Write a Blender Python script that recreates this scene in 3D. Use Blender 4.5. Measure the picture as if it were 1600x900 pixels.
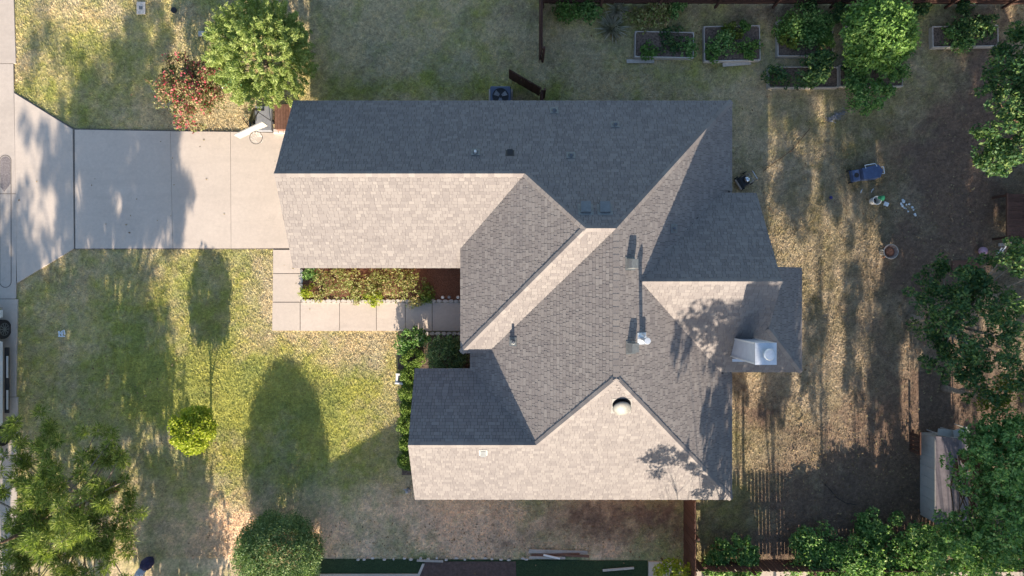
import bpy, math, random
import numpy as np
from mathutils import Vector, Matrix
R = math.radians
random.seed(7); rng = np.random.default_rng(11)
scn = bpy.context.scene
for o in list(bpy.data.objects): bpy.data.objects.remove(o)
# ---------------------------------------------------------------- camera, sky, sun, exposure
H = 28.5; F = 1067.0                      # camera height over the yard, focal length in 1600-wide pixels
cam_d = bpy.data.cameras.new('camera'); cam = bpy.data.objects.new('camera', cam_d)
scn.collection.objects.link(cam); cam.location = (0, 0, H); cam.rotation_euler = (0, 0, 0)
cam_d.sensor_width = 36; cam_d.lens = 36*F/1600; cam_d.clip_end = 2000; cam_d.clip_start = .1
scn.camera = cam
SUN_T = .345                              # tangent of the sun's elevation
ELEV = math.atan(SUN_T)
w = bpy.data.worlds.new('World'); scn.world = w; w.use_nodes = True
nt = w.node_tree; sky = nt.nodes.new('ShaderNodeTexSky'); sky.sky_type = 'NISHITA'; sky.sun_disc = False
sky.sun_elevation = ELEV; sky.sun_rotation = R(180); sky.ozone_density = 1.8
bg = nt.nodes['Background']; bg.inputs['Strength'].default_value = .100
nt.links.new(sky.outputs[0], bg.inputs[0])
sun_d = bpy.data.lights.new('sun', 'SUN'); sun_d.energy = 5.0; sun_d.angle = R(.5); sun_d.color = (1, .86, .70)
sun = bpy.data.objects.new('sun', sun_d); scn.collection.objects.link(sun)
sun.rotation_euler = (math.pi/2-ELEV, 0, R(1)); sun.location = (0, -30, 30)
scn.view_settings.view_transform = 'Standard'; scn.view_settings.look = 'None'
scn.view_settings.exposure = 1.50; scn.view_settings.gamma = 1
scn.render.resolution_x = 1024; scn.render.resolution_y = 576
# ---------------------------------------------------------------- helpers
COL = scn.collection
def P(px, py, z=0.):                      # photograph pixel at height z -> world point
    k = (H-z)/F; return Vector(((px-800)*k, -(py-450)*k, z))
def S(px, z=0.): return px*(H-z)/F
def link(o, parent=None):
    COL.objects.link(o)
    if parent: o.parent = parent
    return o
def tag(o, label=None, cat=None, group=None, kind=None):
    if label: o['label'] = label
    if cat: o['category'] = cat
    if group: o['group'] = group
    if kind: o['kind'] = kind
    return o
def thing(name, loc, label, cat, group=None, rz=0):
    o = bpy.data.objects.new(name, None); o.location = loc; o.rotation_euler = (0, 0, rz); o.empty_display_size = .3
    return tag(link(o), label, cat, group)
class MB:
    def __init__(s): s.v = []; s.f = []; s.m = []; s.M = Matrix.Identity(4); s.mi = 0
    def add(s, vs, fs, mi=None):
        b = len(s.v); s.v += [tuple(s.M @ Vector(p)) for p in vs]
        for f in fs: s.f.append([b+i for i in f]); s.m.append(s.mi if mi is None else mi)
        return s
    def box(s, x0, y0, z0, x1, y1, z1, mi=None, top=0):
        t = top
        return s.add([(x0,y0,z0),(x1,y0,z0),(x1,y1,z0),(x0,y1,z0),(x0+t,y0+t,z1),(x1-t,y0+t,z1),(x1-t,y1-t,z1),(x0+t,y1-t,z1)],
              [(3,2,1,0),(4,5,6,7),(0,1,5,4),(1,2,6,5),(2,3,7,6),(3,0,4,7)], mi)
    def bar(s, a, b, wd, ht, mi=None):    # box bar from a to b
        a = Vector(a); b = Vector(b); d = (b-a).normalized()
        up = Vector((0,0,1)) if abs(d.z) < .95 else Vector((0,1,0))
        u = d.cross(up).normalized(); n = u.cross(d)
        vs = [a+u*sx*wd/2+n*sz*ht/2 for sx, sz in ((-1,-1),(1,-1),(1,1),(-1,1))]+[b+u*sx*wd/2+n*sz*ht/2 for sx, sz in ((-1,-1),(1,-1),(1,1),(-1,1))]
        return s.add(vs, [(0,1,2,3),(7,6,5,4),(1,0,4,5),(2,1,5,6),(3,2,6,7),(0,3,7,4)], mi)
    def tube(s, pts, rs, n=8, mi=None, cap=True):
        pts = [Vector(p) for p in pts]
        if not hasattr(rs, '__len__'): rs = [rs]*len(pts)
        rings = []; d0 = None
        for i, p in enumerate(pts):
            d = (pts[min(i+1, len(pts)-1)]-pts[max(i-1, 0)])
            d = d.normalized() if d.length > 1e-6 else Vector((0,0,1))
            if d0 is None: u = d.orthogonal().normalized()
            else:
                u = (u-d*u.dot(d)); u = u.normalized() if u.length > 1e-5 else d.orthogonal().normalized()
            d0 = d; v = d.cross(u); rings.append([p+(u*math.cos(2*math.pi*j/n)+v*math.sin(2*math.pi*j/n))*rs[i] for j in range(n)])
        vs = [q for r in rings for q in r]; fs = []
        for i in range(len(pts)-1):
            for j in range(n): fs.append((i*n+j, i*n+(j+1)%n, (i+1)*n+(j+1)%n, (i+1)*n+j))
        if cap: fs.append(tuple(reversed(range(n)))); fs.append(tuple((len(pts)-1)*n+j for j in range(n)))
        return s.add(vs, fs, mi)
    def lathe(s, prof, n=16, mi=None, c=(0,0,0)):   # prof [(r,z)]
        vs = []; fs = []
        for r, z in prof:
            for j in range(n): a = 2*math.pi*j/n; vs.append((c[0]+r*math.cos(a), c[1]+r*math.sin(a), c[2]+z))
        m = len(prof)
        for i in range(m-1):
            for j in range(n): fs.append((i*n+j, i*n+(j+1)%n, (i+1)*n+(j+1)%n, (i+1)*n+j))
        fs.append(tuple(reversed(range(n)))); fs.append(tuple((m-1)*n+j for j in range(n)))
        return s.add(vs, fs, mi)
    def prism(s, poly, z0, z1, mi=None, side=None):   # plan polygon (x,y) ccw
        n = len(poly)
        s.add([(x,y,z0) for x,y in poly]+[(x,y,z1) for x,y in poly], [tuple(reversed(range(n)))]+[tuple(range(n,2*n))], mi)
        s.add([(x,y,z0) for x,y in poly]+[(x,y,z1) for x,y in poly], [(i,(i+1)%n,n+(i+1)%n,n+i) for i in range(n)], side if side is not None else mi)
        return s
    def mesh(s, name, mats, smooth=False):
        me = bpy.data.meshes.new(name); me.from_pydata(s.v, [], s.f)
        for m in (mats if isinstance(mats, (list, tuple)) else [mats]): me.materials.append(m)
        if any(s.m): me.polygons.foreach_set('material_index', s.m)
        if smooth: me.polygons.foreach_set('use_smooth', [True]*len(s.f))
        me.update(); return me
    def build(s, name, mats, parent=None, smooth=False, bevel=0):
        o = bpy.data.objects.new(name, s.mesh(name, mats, smooth)); link(o, parent)
        if bevel:
            b = o.modifiers.new('bevel', 'BEVEL'); b.width = bevel; b.segments = 2; b.limit_method = 'ANGLE'
        return o
def np_mesh(name, V, n, mat, parent=None, col=None):   # V (k*n,3): k separate n-gons
    k = len(V)//n; me = bpy.data.meshes.new(name)
    me.vertices.add(len(V)); me.vertices.foreach_set('co', np.asarray(V, np.float32).ravel())
    me.loops.add(len(V)); me.loops.foreach_set('vertex_index', np.arange(len(V), dtype=np.int32))
    me.polygons.add(k); me.polygons.foreach_set('loop_start', np.arange(0, k*n, n, dtype=np.int32))
    me.polygons.foreach_set('loop_total', np.full(k, n, np.int32))
    if col is not None:
        a = me.color_attributes.new('tint', 'FLOAT_COLOR', 'POINT')
        c = np.ones((len(V), 4), np.float32); c[:, :3] = np.repeat(col, n, 0); a.data.foreach_set('color', c.ravel())
    me.materials.append(mat); me.update(calc_edges=True); me.validate()
    o = bpy.data.objects.new(name, me); return link(o, parent)
# ---------------------------------------------------------------- materials
class NT:
    def __init__(s, name):
        s.m = bpy.data.materials.new(name); s.m.use_nodes = True; s.t = s.m.node_tree; s.b = s.t.nodes['Principled BSDF']
    def n(s, typ, **kw):
        nd = s.t.nodes.new('ShaderNode'+typ)
        for k, v in kw.items():
            if k in nd.inputs: s.set(nd.inputs[k], v)
            else: setattr(nd, k, v)
        return nd
    def set(s, sock, v):
        if isinstance(v, bpy.types.NodeSocket): s.t.links.new(v, sock)
        else: sock.default_value = v
    def noise(s, sc, det=4, rough=.6, vec=None, dist=0):
        nd = s.n('TexNoise', Scale=sc, Detail=det, Roughness=rough, Distortion=dist)
        if vec: s.set(nd.inputs['Vector'], vec)
        return nd.outputs['Fac']
    def obj(s, scale=None):
        c = s.n('TexCoord').outputs['Object']
        if scale:
            mp = s.n('Mapping'); s.set(mp.inputs['Vector'], c); mp.inputs['Scale'].default_value = scale; c = mp.outputs[0]
        return c
    def ramp(s, fac, stops):
        r = s.n('ValToRGB'); s.set(r.inputs[0], fac); e = r.color_ramp.elements
        while len(e) < len(stops): e.new(.5)
        for q, (p, c) in zip(e, stops): q.position = p; q.color = (*c, 1) if len(c) == 3 else c
        return r.outputs[0]
    def mix(s, fac, a, b, mode='MIX'):
        m = s.n('Mix', data_type='RGBA', blend_type=mode)
        s.set(m.inputs[0], fac); s.set(m.inputs[6], a if not isinstance(a, tuple) else (*a[:3], 1)); s.set(m.inputs[7], b if not isinstance(b, tuple) else (*b[:3], 1))
        return m.outputs[2]
    def math(s, op, a, b=0.):
        m = s.n('Math', operation=op); s.set(m.inputs[0], a); s.set(m.inputs[1], b); return m.outputs[0]
    def bump(s, h, dist=.01, st=1.):
        b = s.n('Bump', Strength=st, Distance=dist); s.set(b.inputs['Height'], h); s.t.links.new(b.outputs[0], s.b.inputs['Normal'])
    def fin(s, col, rough=.8, spec=.3, metal=0.):
        s.set(s.b.inputs['Base Color'], col if not isinstance(col, tuple) else (*col[:3], 1))
        s.b.inputs['Roughness'].default_value = rough; s.b.inputs['Specular IOR Level'].default_value = spec; s.b.inputs['Metallic'].default_value = metal
        return s.m
def plain(name, c, rough=.6, var=.25, sc=6, metal=0., spec=.4, bump=0.):
    t = NT(name); v = t.obj(); f = t.noise(sc, 5, .65, v)
    a = tuple(x*(1-var) for x in c); b = tuple(min(1, x*(1+var)) for x in c)
    if bump: t.bump(f, bump)
    return t.fin(t.ramp(f, [(.3, a), (.7, b)]), rough, spec, metal)
def island(t):                            # a random value for each separate piece, also across objects
    return t.math('FRACT', t.math('ADD', t.n('NewGeometry').outputs['Random Per Island'], t.n('ObjectInfo').outputs['Random']))
def leaf_mat(name, cols, trans=.3, rough=.55, spec=.25):
    t = NT(name); r = island(t); n = len(cols)
    c = t.ramp(r, [(i/(n-1) if n > 1 else 0, q) for i, q in enumerate(cols)])
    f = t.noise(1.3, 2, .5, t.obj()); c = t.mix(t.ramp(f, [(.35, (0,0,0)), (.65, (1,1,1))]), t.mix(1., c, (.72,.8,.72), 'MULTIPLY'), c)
    t.fin(c, rough, spec)
    tr = t.n('BsdfTranslucent'); t.set(tr.inputs[0], t.mix(1., c, (1.2,1.35,.7), 'MULTIPLY')); ms = t.n('MixShader'); ms.inputs[0].default_value = trans
    t.t.links.new(t.b.outputs[0], ms.inputs[1]); t.t.links.new(tr.outputs[0], ms.inputs[2])
    t.t.links.new(ms.outputs[0], t.t.nodes['Material Output'].inputs[0]); return t.m
M = {}
def shingle_mat():
    t = NT('shingle'); r = island(t)
    c = t.ramp(r, [(0, (.152,.136,.134)), (.3, (.190,.171,.165)), (.6, (.214,.194,.184)), (.85, (.234,.213,.200)), (1, (.262,.240,.224))])
    g = t.noise(90, 3, .7, t.obj()); c = t.mix(.35, c, t.ramp(g, [(.3, (.10,.092,.088)), (.7, (.31,.285,.265))]))
    s = t.noise(.7, 4, .6, t.obj()); c = t.mix(t.math('MULTIPLY', s, .35), c, (.17,.152,.140))
    t.bump(g, .004, .6); return t.fin(c, .95, .12)
M['shingle'] = shingle_mat()
M['cap'] = plain('ridge_cap_shingle', (.25,.225,.205), .95, .25, 40, spec=.1)
def concrete(name, c, dark):
    t = NT(name); v = t.obj(); a = t.noise(.55, 6, .65, v); b = t.noise(9, 5, .7, v); r = t.n('ObjectInfo').outputs['Random']
    col = t.mix(t.ramp(a, [(.35, (0,0,0)), (.7, (1,1,1))]), tuple(x*dark for x in c), c)
    col = t.mix(.3, col, t.ramp(b, [(.3, tuple(x*.7 for x in c)), (.7, tuple(min(1, x*1.15) for x in c))]))
    st = t.noise(1.6, 5, .75, t.obj((1, 1, 1)), .6); col = t.mix(t.ramp(st, [(.60, (0,0,0)), (.72, (.5,.5,.5))]), col, tuple(x*.68 for x in c))
    col = t.mix(t.math('MULTIPLY', r, .22), col, tuple(x*.7 for x in c))
    sp = t.noise(55, 2, .5, v); col = t.mix(t.ramp(sp, [(.66, (0,0,0)), (.72, (.4,.4,.4))]), col, tuple(x*.45 for x in c))
    tr_ = t.noise(1.1, 4, .6, t.obj((.18, 1.5, 1))); col = t.mix(t.ramp(tr_, [(.5, (0,0,0)), (.68, (.35,.35,.35))]), col, tuple(x*.72 for x in c))
    t.bump(b, .004); return t.fin(col, .85, .25)
M['concrete'] = concrete('driveway_concrete', (.57,.49,.415), .86)
M['street'] = concrete('street_concrete', (.52,.45,.385), .80)
def wood(name, a, b, rough=.8):
    t = NT(name); v = t.obj((3, 3, 25)); f = t.noise(3, 5, .6, v); r = island(t)
    c = t.ramp(f, [(.3, a), (.7, b)]); c = t.mix(t.math('MULTIPLY', r, .5), c, tuple(x*.55 for x in a)); t.bump(f, .003); return t.fin(c, rough, .2)
M['fence'] = wood('fence_wood', (.07,.036,.026), (.14,.075,.055))
M['deckwood'] = wood('stained_wood', (.13,.065,.045), (.22,.12,.085))
M['greywood'] = wood('weathered_wood', (.42,.37,.32), (.62,.56,.49))
M['bark'] = plain('bark', (.13,.085,.055), .95, .5, 14, bump=.03, spec=.1)
M['palebark'] = plain('pale_bark', (.30,.25,.20), .95, .4, 14, bump=.02, spec=.1)
M['white'] = plain('white_paint', (.74,.72,.68), .5, .06, 5)
M['cream'] = plain('cream_trim', (.66,.60,.52), .6, .08, 5)
M['galv'] = plain('galvanised_metal', (.60,.63,.66), .4, .12, 9, metal=.5, spec=.5)
M['greymetal'] = plain('grey_vent_metal', (.17,.18,.18), .55, .15, 12, metal=.3)
M['black'] = plain('black_plastic', (.018,.018,.02), .45, .3, 20)
M['rubber'] = plain('rubber', (.02,.02,.021), .85, .3, 20)
M['lead'] = plain('lead_flashing', (.12,.13,.15), .6, .2, 12)
M['chrome'] = plain('polished_metal', (.7,.7,.72), .25, .05, 8, metal=1.)
M['paint'] = plain('white_car_paint', (.72,.73,.75), .25, .03, 2, spec=.6)
M['glass'] = plain('dark_glass', (.02,.025,.03), .06, .1, 2, spec=.8)
M['blueplastic'] = plain('dark_blue_plastic', (.055,.085,.17), .5, .2, 8)
M['greenplastic'] = plain('green_plastic', (.03,.22,.10), .45, .2, 8)
M['palegreen'] = plain('pale_green_plastic', (.16,.42,.24), .5, .12, 6)
M['palewhite'] = plain('off_white_plastic', (.66,.70,.72), .5, .1, 9)
M['greyplastic'] = plain('grey_plastic', (.22,.225,.24), .5, .15, 8)
M['stone'] = plain('edging_stone', (.50,.46,.41), .9, .25, 16, bump=.01)
M['mulch'] = plain('mulch', (.17,.085,.055), .97, .6, 30, bump=.03, spec=.05)
M['soil'] = plain('garden_soil', (.14,.105,.082), .97, .65, 14, bump=.03, spec=.05)
M['brick'] = plain('tan_brick_wall', (.36,.25,.19), .85, .2, 12)
M['rust'] = plain('rusty_iron', (.30,.12,.065), .85, .45, 12, bump=.01)
M['bluegrey'] = plain('blue_grey_cabinet', (.075,.095,.14), .5, .15, 8)
M['navy'] = plain('navy_cloth', (.03,.026,.07), .9, .5, 12, bump=.02)
M['greybag'] = plain('pale_grey_cloth', (.42,.46,.54), .8, .15, 5)
M['pink'] = plain('pink_plastic', (.50,.30,.38), .6, .15, 6)
M['asphalt'] = plain('asphalt', (.12,.11,.105), .95, .25, 40, bump=.004)
M['tar'] = plain('joint_filler', (.14,.125,.11), .95, .3, 20)
M['shedroof'] = plain('shed_roof_felt', (.17,.15,.165), .95, .2, 6)
# ---------------------------------------------------------------- value noise and the lawn's colours
_g = {}
def vnoise(x, y, sc, seed):
    if seed not in _g: _g[seed] = np.random.default_rng(seed).random((257, 257))
    G = _g[seed]; u = x*sc+500.3; v = y*sc+500.7; i = np.floor(u).astype(int); j = np.floor(v).astype(int)
    fu = u-i; fv = v-j; fu = fu*fu*(3-2*fu); fv = fv*fv*(3-2*fv); i %= 256; j %= 256
    return (G[i,j]*(1-fu)+G[i+1,j]*fu)*(1-fv)+(G[i,j+1]*(1-fu)+G[i+1,j+1]*fu)*fv
def fbm(x, y, sc, seed, o=4):
    s = 0; a = .5; t = 0
    for k in range(o): s = s+a*vnoise(x, y, sc*2**k, seed+k); t += a; a *= .6
    return s/t
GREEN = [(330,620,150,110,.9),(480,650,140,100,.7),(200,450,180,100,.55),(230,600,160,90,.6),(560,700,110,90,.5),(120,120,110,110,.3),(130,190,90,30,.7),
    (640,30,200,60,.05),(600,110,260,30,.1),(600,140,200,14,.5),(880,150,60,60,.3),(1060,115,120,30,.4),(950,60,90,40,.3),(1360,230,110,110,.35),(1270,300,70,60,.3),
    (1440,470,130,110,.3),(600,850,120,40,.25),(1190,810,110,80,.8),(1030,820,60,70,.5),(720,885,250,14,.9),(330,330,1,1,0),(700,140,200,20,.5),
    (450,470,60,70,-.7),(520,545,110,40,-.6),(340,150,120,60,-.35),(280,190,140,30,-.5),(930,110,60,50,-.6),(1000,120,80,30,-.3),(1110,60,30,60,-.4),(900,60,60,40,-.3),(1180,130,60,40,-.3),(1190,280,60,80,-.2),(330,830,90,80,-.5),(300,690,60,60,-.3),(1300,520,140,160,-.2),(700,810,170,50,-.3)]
SOIL = [(1180,20,330,22,.45),(1180,640,60,50,.5),(1330,820,190,100,.95),(1420,720,80,120,.9),(1500,350,90,140,.75),(1450,240,120,80,.6),(1540,120,80,140,.7),(850,830,190,50,.22),(1000,800,120,40,.3),(1390,450,90,110,.45),(1250,700,120,60,.25),(1520,620,120,90,.8),(330,860,80,40,.25),(1000,820,200,40,.3)]
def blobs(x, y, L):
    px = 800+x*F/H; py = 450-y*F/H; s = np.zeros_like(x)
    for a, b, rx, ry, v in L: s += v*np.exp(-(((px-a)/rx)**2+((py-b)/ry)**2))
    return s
def lawn_col(x, y):
    wx = x+1.2*(fbm(x, y, .6, 40)-.5); wy = y+1.2*(fbm(x, y, .6, 50)-.5)
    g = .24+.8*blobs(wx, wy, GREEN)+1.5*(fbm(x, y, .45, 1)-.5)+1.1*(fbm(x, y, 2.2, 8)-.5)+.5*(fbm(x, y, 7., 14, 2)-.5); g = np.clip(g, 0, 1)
    s = 1.35*blobs(wx, wy, SOIL)+1.1*(fbm(x, y, .9, 20)-.52)+.7*(fbm(x, y, 4., 27)-.5); s = np.clip(s, 0, 1)**1.3
    q = fbm(x, y, 1.1, 33)[:, None]
    straw = np.array([.66,.52,.29])*(1-q)+np.array([.52,.46,.31])*q
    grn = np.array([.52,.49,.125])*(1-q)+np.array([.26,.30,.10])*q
    soil = np.array([.27,.18,.125])*(1-q)+np.array([.17,.125,.10])*q
    m_ = fbm(x, y, 13., 90, 2)[:, None]; mm = np.clip((m_-.5)*.9, -.25, .3)
    px = 800+x*F/H; py = 450-y*F/H
    wr = (1/(1+np.exp(-(px-1150)/35)))[:, None]*(1/(1+np.exp(-(py-140)/60)))[:, None]     # dry brown back yard
    ws = (1/(1+np.exp(-(py-775)/14)))[:, None]*(1/(1+np.exp((px-1075)/10)))[:, None]*(1/(1+np.exp(-(px-240)/60)))[:, None]   # strip below the house, straw paled to stand in for skylight
    straw = straw*(1-wr)+np.array([.48,.39,.275])*wr; grn = grn*(1-wr)+np.array([.24,.20,.11])*wr
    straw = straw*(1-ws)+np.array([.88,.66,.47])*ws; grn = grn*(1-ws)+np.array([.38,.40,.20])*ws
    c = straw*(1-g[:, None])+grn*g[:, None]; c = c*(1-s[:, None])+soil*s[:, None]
    c = c*(1+mm*np.array([.75,.72,.62])); return np.clip(c, .01, .95), g, s
# ---------------------------------------------------------------- ground: one sheet to the horizon
def ground():
    def axis(a, b): return np.concatenate([[-400,-200,-100,-60,-40], np.arange(a, b, .09), [40,60,100,200,400]])
    X = axis(-27, 27); Y = axis(-20, 15); gx, gy = np.meshgrid(X, Y); x = gx.ravel(); y = gy.ravel()
    z = .035*(fbm(x, y, .8, 60)-.5)+.03*(fbm(x, y, 3.5, 66)-.5)-.02
    me = bpy.data.meshes.new('lawn'); nx = len(X); ny = len(Y)
    idx = np.arange(nx*ny).reshape(ny, nx); q = np.stack([idx[:-1,:-1], idx[:-1,1:], idx[1:,1:], idx[1:,:-1]], -1).reshape(-1, 4)
    me.vertices.add(len(x)); me.vertices.foreach_set('co', np.stack([x, y, z], 1).astype(np.float32).ravel())
    me.loops.add(q.size); me.loops.foreach_set('vertex_index', q.ravel().astype(np.int32))
    me.polygons.add(len(q)); me.polygons.foreach_set('loop_start', np.arange(0, q.size, 4, dtype=np.int32)); me.polygons.foreach_set('loop_total', np.full(len(q), 4, np.int32))
    me.polygons.foreach_set('use_smooth', [True]*len(q))
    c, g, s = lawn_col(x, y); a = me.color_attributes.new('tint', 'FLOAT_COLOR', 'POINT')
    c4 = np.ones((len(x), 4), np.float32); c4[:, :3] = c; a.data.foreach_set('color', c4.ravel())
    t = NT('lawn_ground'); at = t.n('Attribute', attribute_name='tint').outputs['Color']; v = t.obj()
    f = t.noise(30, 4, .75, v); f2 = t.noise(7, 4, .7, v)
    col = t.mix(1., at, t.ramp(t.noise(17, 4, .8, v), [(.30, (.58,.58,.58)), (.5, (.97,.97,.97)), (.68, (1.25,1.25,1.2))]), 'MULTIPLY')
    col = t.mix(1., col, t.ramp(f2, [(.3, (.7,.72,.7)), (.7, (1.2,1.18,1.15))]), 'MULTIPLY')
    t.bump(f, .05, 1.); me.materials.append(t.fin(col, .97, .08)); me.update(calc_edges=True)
    o = bpy.data.objects.new('lawn', me); link(o); o['kind'] = 'structure'
ground()
def sheet(name, pxs, z0, z1, mat, bevel=0):
    mb = MB(); mb.prism([tuple(P(a, b)[:2]) for a, b in reversed(pxs)], z0, z1); return mb.build(name, mat, bevel=bevel)
# street along the left edge, driveway and front path
st = MB(); st.box(-34, -60, -.1, -21.42, 60, .0); tag(st.build('street', M['street']), kind='structure')
gut = thing('gutter', (0,0,0), 'x', 'y'); del gut['label'], gut['category']; gut['kind'] = 'structure'
ys = [-20, -14, P(0,620).y, P(0,467).y, P(0,303).y, P(0,100).y, 12.6, 18]
for a, b in zip(ys, ys[1:]):
    m = MB(); m.prism([(-21.41, a+.012), (P(26+(14 if a<P(0,500).y else 0)*0,0).x, a+.012), (P(22,0).x if a>0 else P(29,0).x, b-.012), (-21.41, b-.012)], -.06, .055+.0); m.build('kerb_slab', M['street'], gut, bevel=.01)
m = MB(); m.box(-21.4, -20, -.08, P(22,0).x+.02, 18, .03); m.build('joint_filler', M['tar'], gut)
# long oval trace sawn in the gutter and its darker filled end
ov = []
for i in range(28):
    a = 2*math.pi*i/28; ov.append((P(10,0).x+.24*math.cos(a), (P(0,252).y if math.sin(a)>0 else P(0,440).y)+.24*math.sin(a)))
m = MB(); n = len(ov)
for i in range(n):
    a = ov[i]; b = ov[(i+1)%n]; m.bar((a[0],a[1],.0575), (b[0],b[1],.0575), .028, .006)
tag(m.build('pavement_groove', M['tar']), kind='structure')
pt = []
for i in range(21):
    a = math.pi*i/20; pt.append((P(10,0).x+.21*math.cos(a), P(0,253).y+.21*math.sin(a)))
pt += [(P(10,0).x-.21, P(0,292).y), (P(10,0).x-.05, P(0,300).y), (P(10,0).x+.21, P(0,288).y)]
m = MB(); m.prism(pt, .04, .0605); tag(m.build('pavement_patch', plain('patch_mortar', (.20,.175,.17), .95, .35, 14)), kind='structure')
drv = thing('driveway', (0,0,0), 'x', 'y'); del drv['label'], drv['category']; drv['kind'] = 'structure'
def slab(pxs, parent, mat='concrete', z=.05, name='slab'):
    o = sheet(name, pxs, -.08, z, M[mat], .012); o.parent = parent; return o
slab([(23.5,146),(114.5,202.5),(116.5,388.5),(24+4,442)], drv); slab([(118,203),(267,205.5),(270.6,388),(119,388.5)], drv)
slab([(267.4,205.5),(360.6,206.5),(361.6,388),(271,388)], drv); slab([(361.2,206.5),(500,209),(500,387.5),(362,388)], drv)
m = MB(); m.prism([tuple(P(a,b)[:2]) for a, b in [(22,442),(114,389.5),(500,389.5),(500,207),(116,201),(22,143)]], -.09, .028); m.build('joint_filler', M['tar'], drv)
pth = thing('front_path', (0,0,0), 'x', 'y'); del pth['label'], pth['category']; pth['kind'] = 'structure'
slab([(427.5,390.5),(470,390.5),(470,427),(427.3,427)], pth); slab([(427.2,428),(470,428),(470,471.5),(426.7,471.5)], pth); slab([(426.5,472.7),(469,472.7),(469,516.5),(426,516.5)], pth)
xs = [470.2,531.5,589,634,676,722,790]
for a, b in zip(xs, xs[1:]): slab([(a,472.7),(b-1,472.7),(b-1,517),(a,516.8)], pth)
m = MB(); m.prism([tuple(P(a,b)[:2]) for a, b in [(426.6,516),(426.9,390),(470.3,390),(470.3,472.5),(790,472.5),(790,516.6)]][::1], -.09, .03); m.build('joint_filler', M['tar'], pth)
# the neighbour's strip along the bottom edge
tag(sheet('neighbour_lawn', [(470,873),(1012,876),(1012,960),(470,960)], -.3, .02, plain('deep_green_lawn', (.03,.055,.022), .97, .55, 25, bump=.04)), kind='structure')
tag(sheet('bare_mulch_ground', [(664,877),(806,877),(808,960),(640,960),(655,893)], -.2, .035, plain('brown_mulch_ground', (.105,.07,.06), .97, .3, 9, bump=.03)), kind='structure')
tag(sheet('neighbour_path', [(500,896),(653,896),(660,880),(664,880),(656,899),(500,901.5)], -.2, .07, M['concrete']), kind='structure')
tag(sheet('concrete_pad', [(1013,877),(1063,878),(1064,960),(1012,960)], -.2, .06, M['concrete']), kind='structure')
tag(sheet('side_street', [(1078,888),(1900,888),(1900,960),(1078,960)], -.2, .03, M['concrete']), kind='structure')
# ---------------------------------------------------------------- the house
def D(x, yd, z): return Vector((x, -yd, z))
RA0, RA1 = D(-8.30,-3.985,4.676), D(.45,-3.985,4.676); NW, NE = D(-8.30,-7.09,2.6), D(8.33,-7.09,2.6)
T1, T2, T3 = D(2.42,-1.96,6.03), D(3.43,-1.96,6.03), D(3.43,2.99,6.03)
V1, SWc, VB = D(-1.905,-1.487,3.06), D(-1.905,2.41,3.06), D(-.899,2.41,3.06)
RB0, RB1 = D(-3.69,5.57,4.26), D(.85,5.57,4.26); SE = D(8.33,8.01,2.6)
C0, C1 = D(4.36,-.22,5.38), D(9.14,-.22,5.38)
PL = {  # roof planes, each with its eave direction
 'N': ([NW,NE,T2,T1,RA1,RA0],), 'AS': ([RA0,RA1,V1,D(-1.45,-.777,2.6),D(-8.30,-.777,2.6)],), 'W1': ([RA1,T1,SWc,V1],),
 'S1': ([T1,T2,VB,SWc],), 'W2': ([T2,T3,RB1,D(-1.57,3.07,2.6),D(-1.57,2.1,2.6),VB],), 'BN': ([RB0,RB1,D(-1.57,3.07,2.6),D(-3.69,3.07,2.6)],),
 'S2': ([RB0,RB1,T3,SE,D(-3.69,8.01,2.6)],), 'E': ([T2,NE,SE,T3],), 'CN': ([C0,C1,D(9.14,-3.54,2.98),D(7.79,-3.54,2.98)],),
 'CS': ([C0,C1,D(9.14,1.45,4.18),D(10.82,3.13,2.98),D(7.79,3.13,2.98)],), 'X': ([D(10.82,3.13,2.98),D(9.14,1.45,4.18),D(9.14,-.765,4.18),D(10.82,-.765,2.98)],)}
house = thing('house', (0,0,0), 'large single storey house with a brown grey shingled roof in the middle of the lot', 'house')
wl = MB()
def gable_solid(x0, x1, y0, yr, y1, z0, zr):
    p = [(y0,-.1),(y1,-.1),(y1,z0),(yr,zr),(y0,z0)]
    wl.add([(x0,-a,b) for a, b in p]+[(x1,-a,b) for a, b in p], [(0,1,2,3,4),(9,8,7,6,5)]+[(i,(i+1)%5+0,(i+1)%5+5,i+5)[::-1] for i in range(5)])
gable_solid(-7.95, 0, -6.75, -3.985, -1.1, 2.42, 4.3); gable_solid(-3.35, 2, 3.4, 5.57, 7.65, 2.42, 3.9)
gable_solid(5, 8.8, -3.2, -.22, 2.8, 2.75, 4.95)
wl.box(-1.2, -7.65, -.1, 7.95, -2.0, 2.42); wl.box(.3, -3, -.1, 7.95, 6.75, 2.42); wl.box(8.7, -2.75, -.1, 10.45, .40, 2.75)
wl.build('wall', M['brick'], house)
m = MB(); m.box(-1.75,-.72,-.05,.3,2.0,.02); m.box(-1.7,.45,0,-1.42,.73,2.95); m.box(-1.7,-2.3,0,-1.42,-2.02,2.95); m.build('porch_column', M['brick'], house)
d = MB(); d.box(.22,-1.55,0,.3,-.65,2.1); fd = d.build('front_door', M['deckwood'], house); k = MB(); k.lathe([(.03,0),(.03,.03)], 8, c=(.2,-.75,1.0)); k.build('handle', M['chrome'], fd)
d = MB(); d.box(-8.0,2.0,0,-7.93,6.3,2.15); gd = d.build('garage_door', M['cream'], house)
for z in (.5,1.02,1.54): m = MB(); m.box(-8.02,2.1,z,-7.99,6.2,z+.42); m.build('door_panel', M['cream'], gd)
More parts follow.
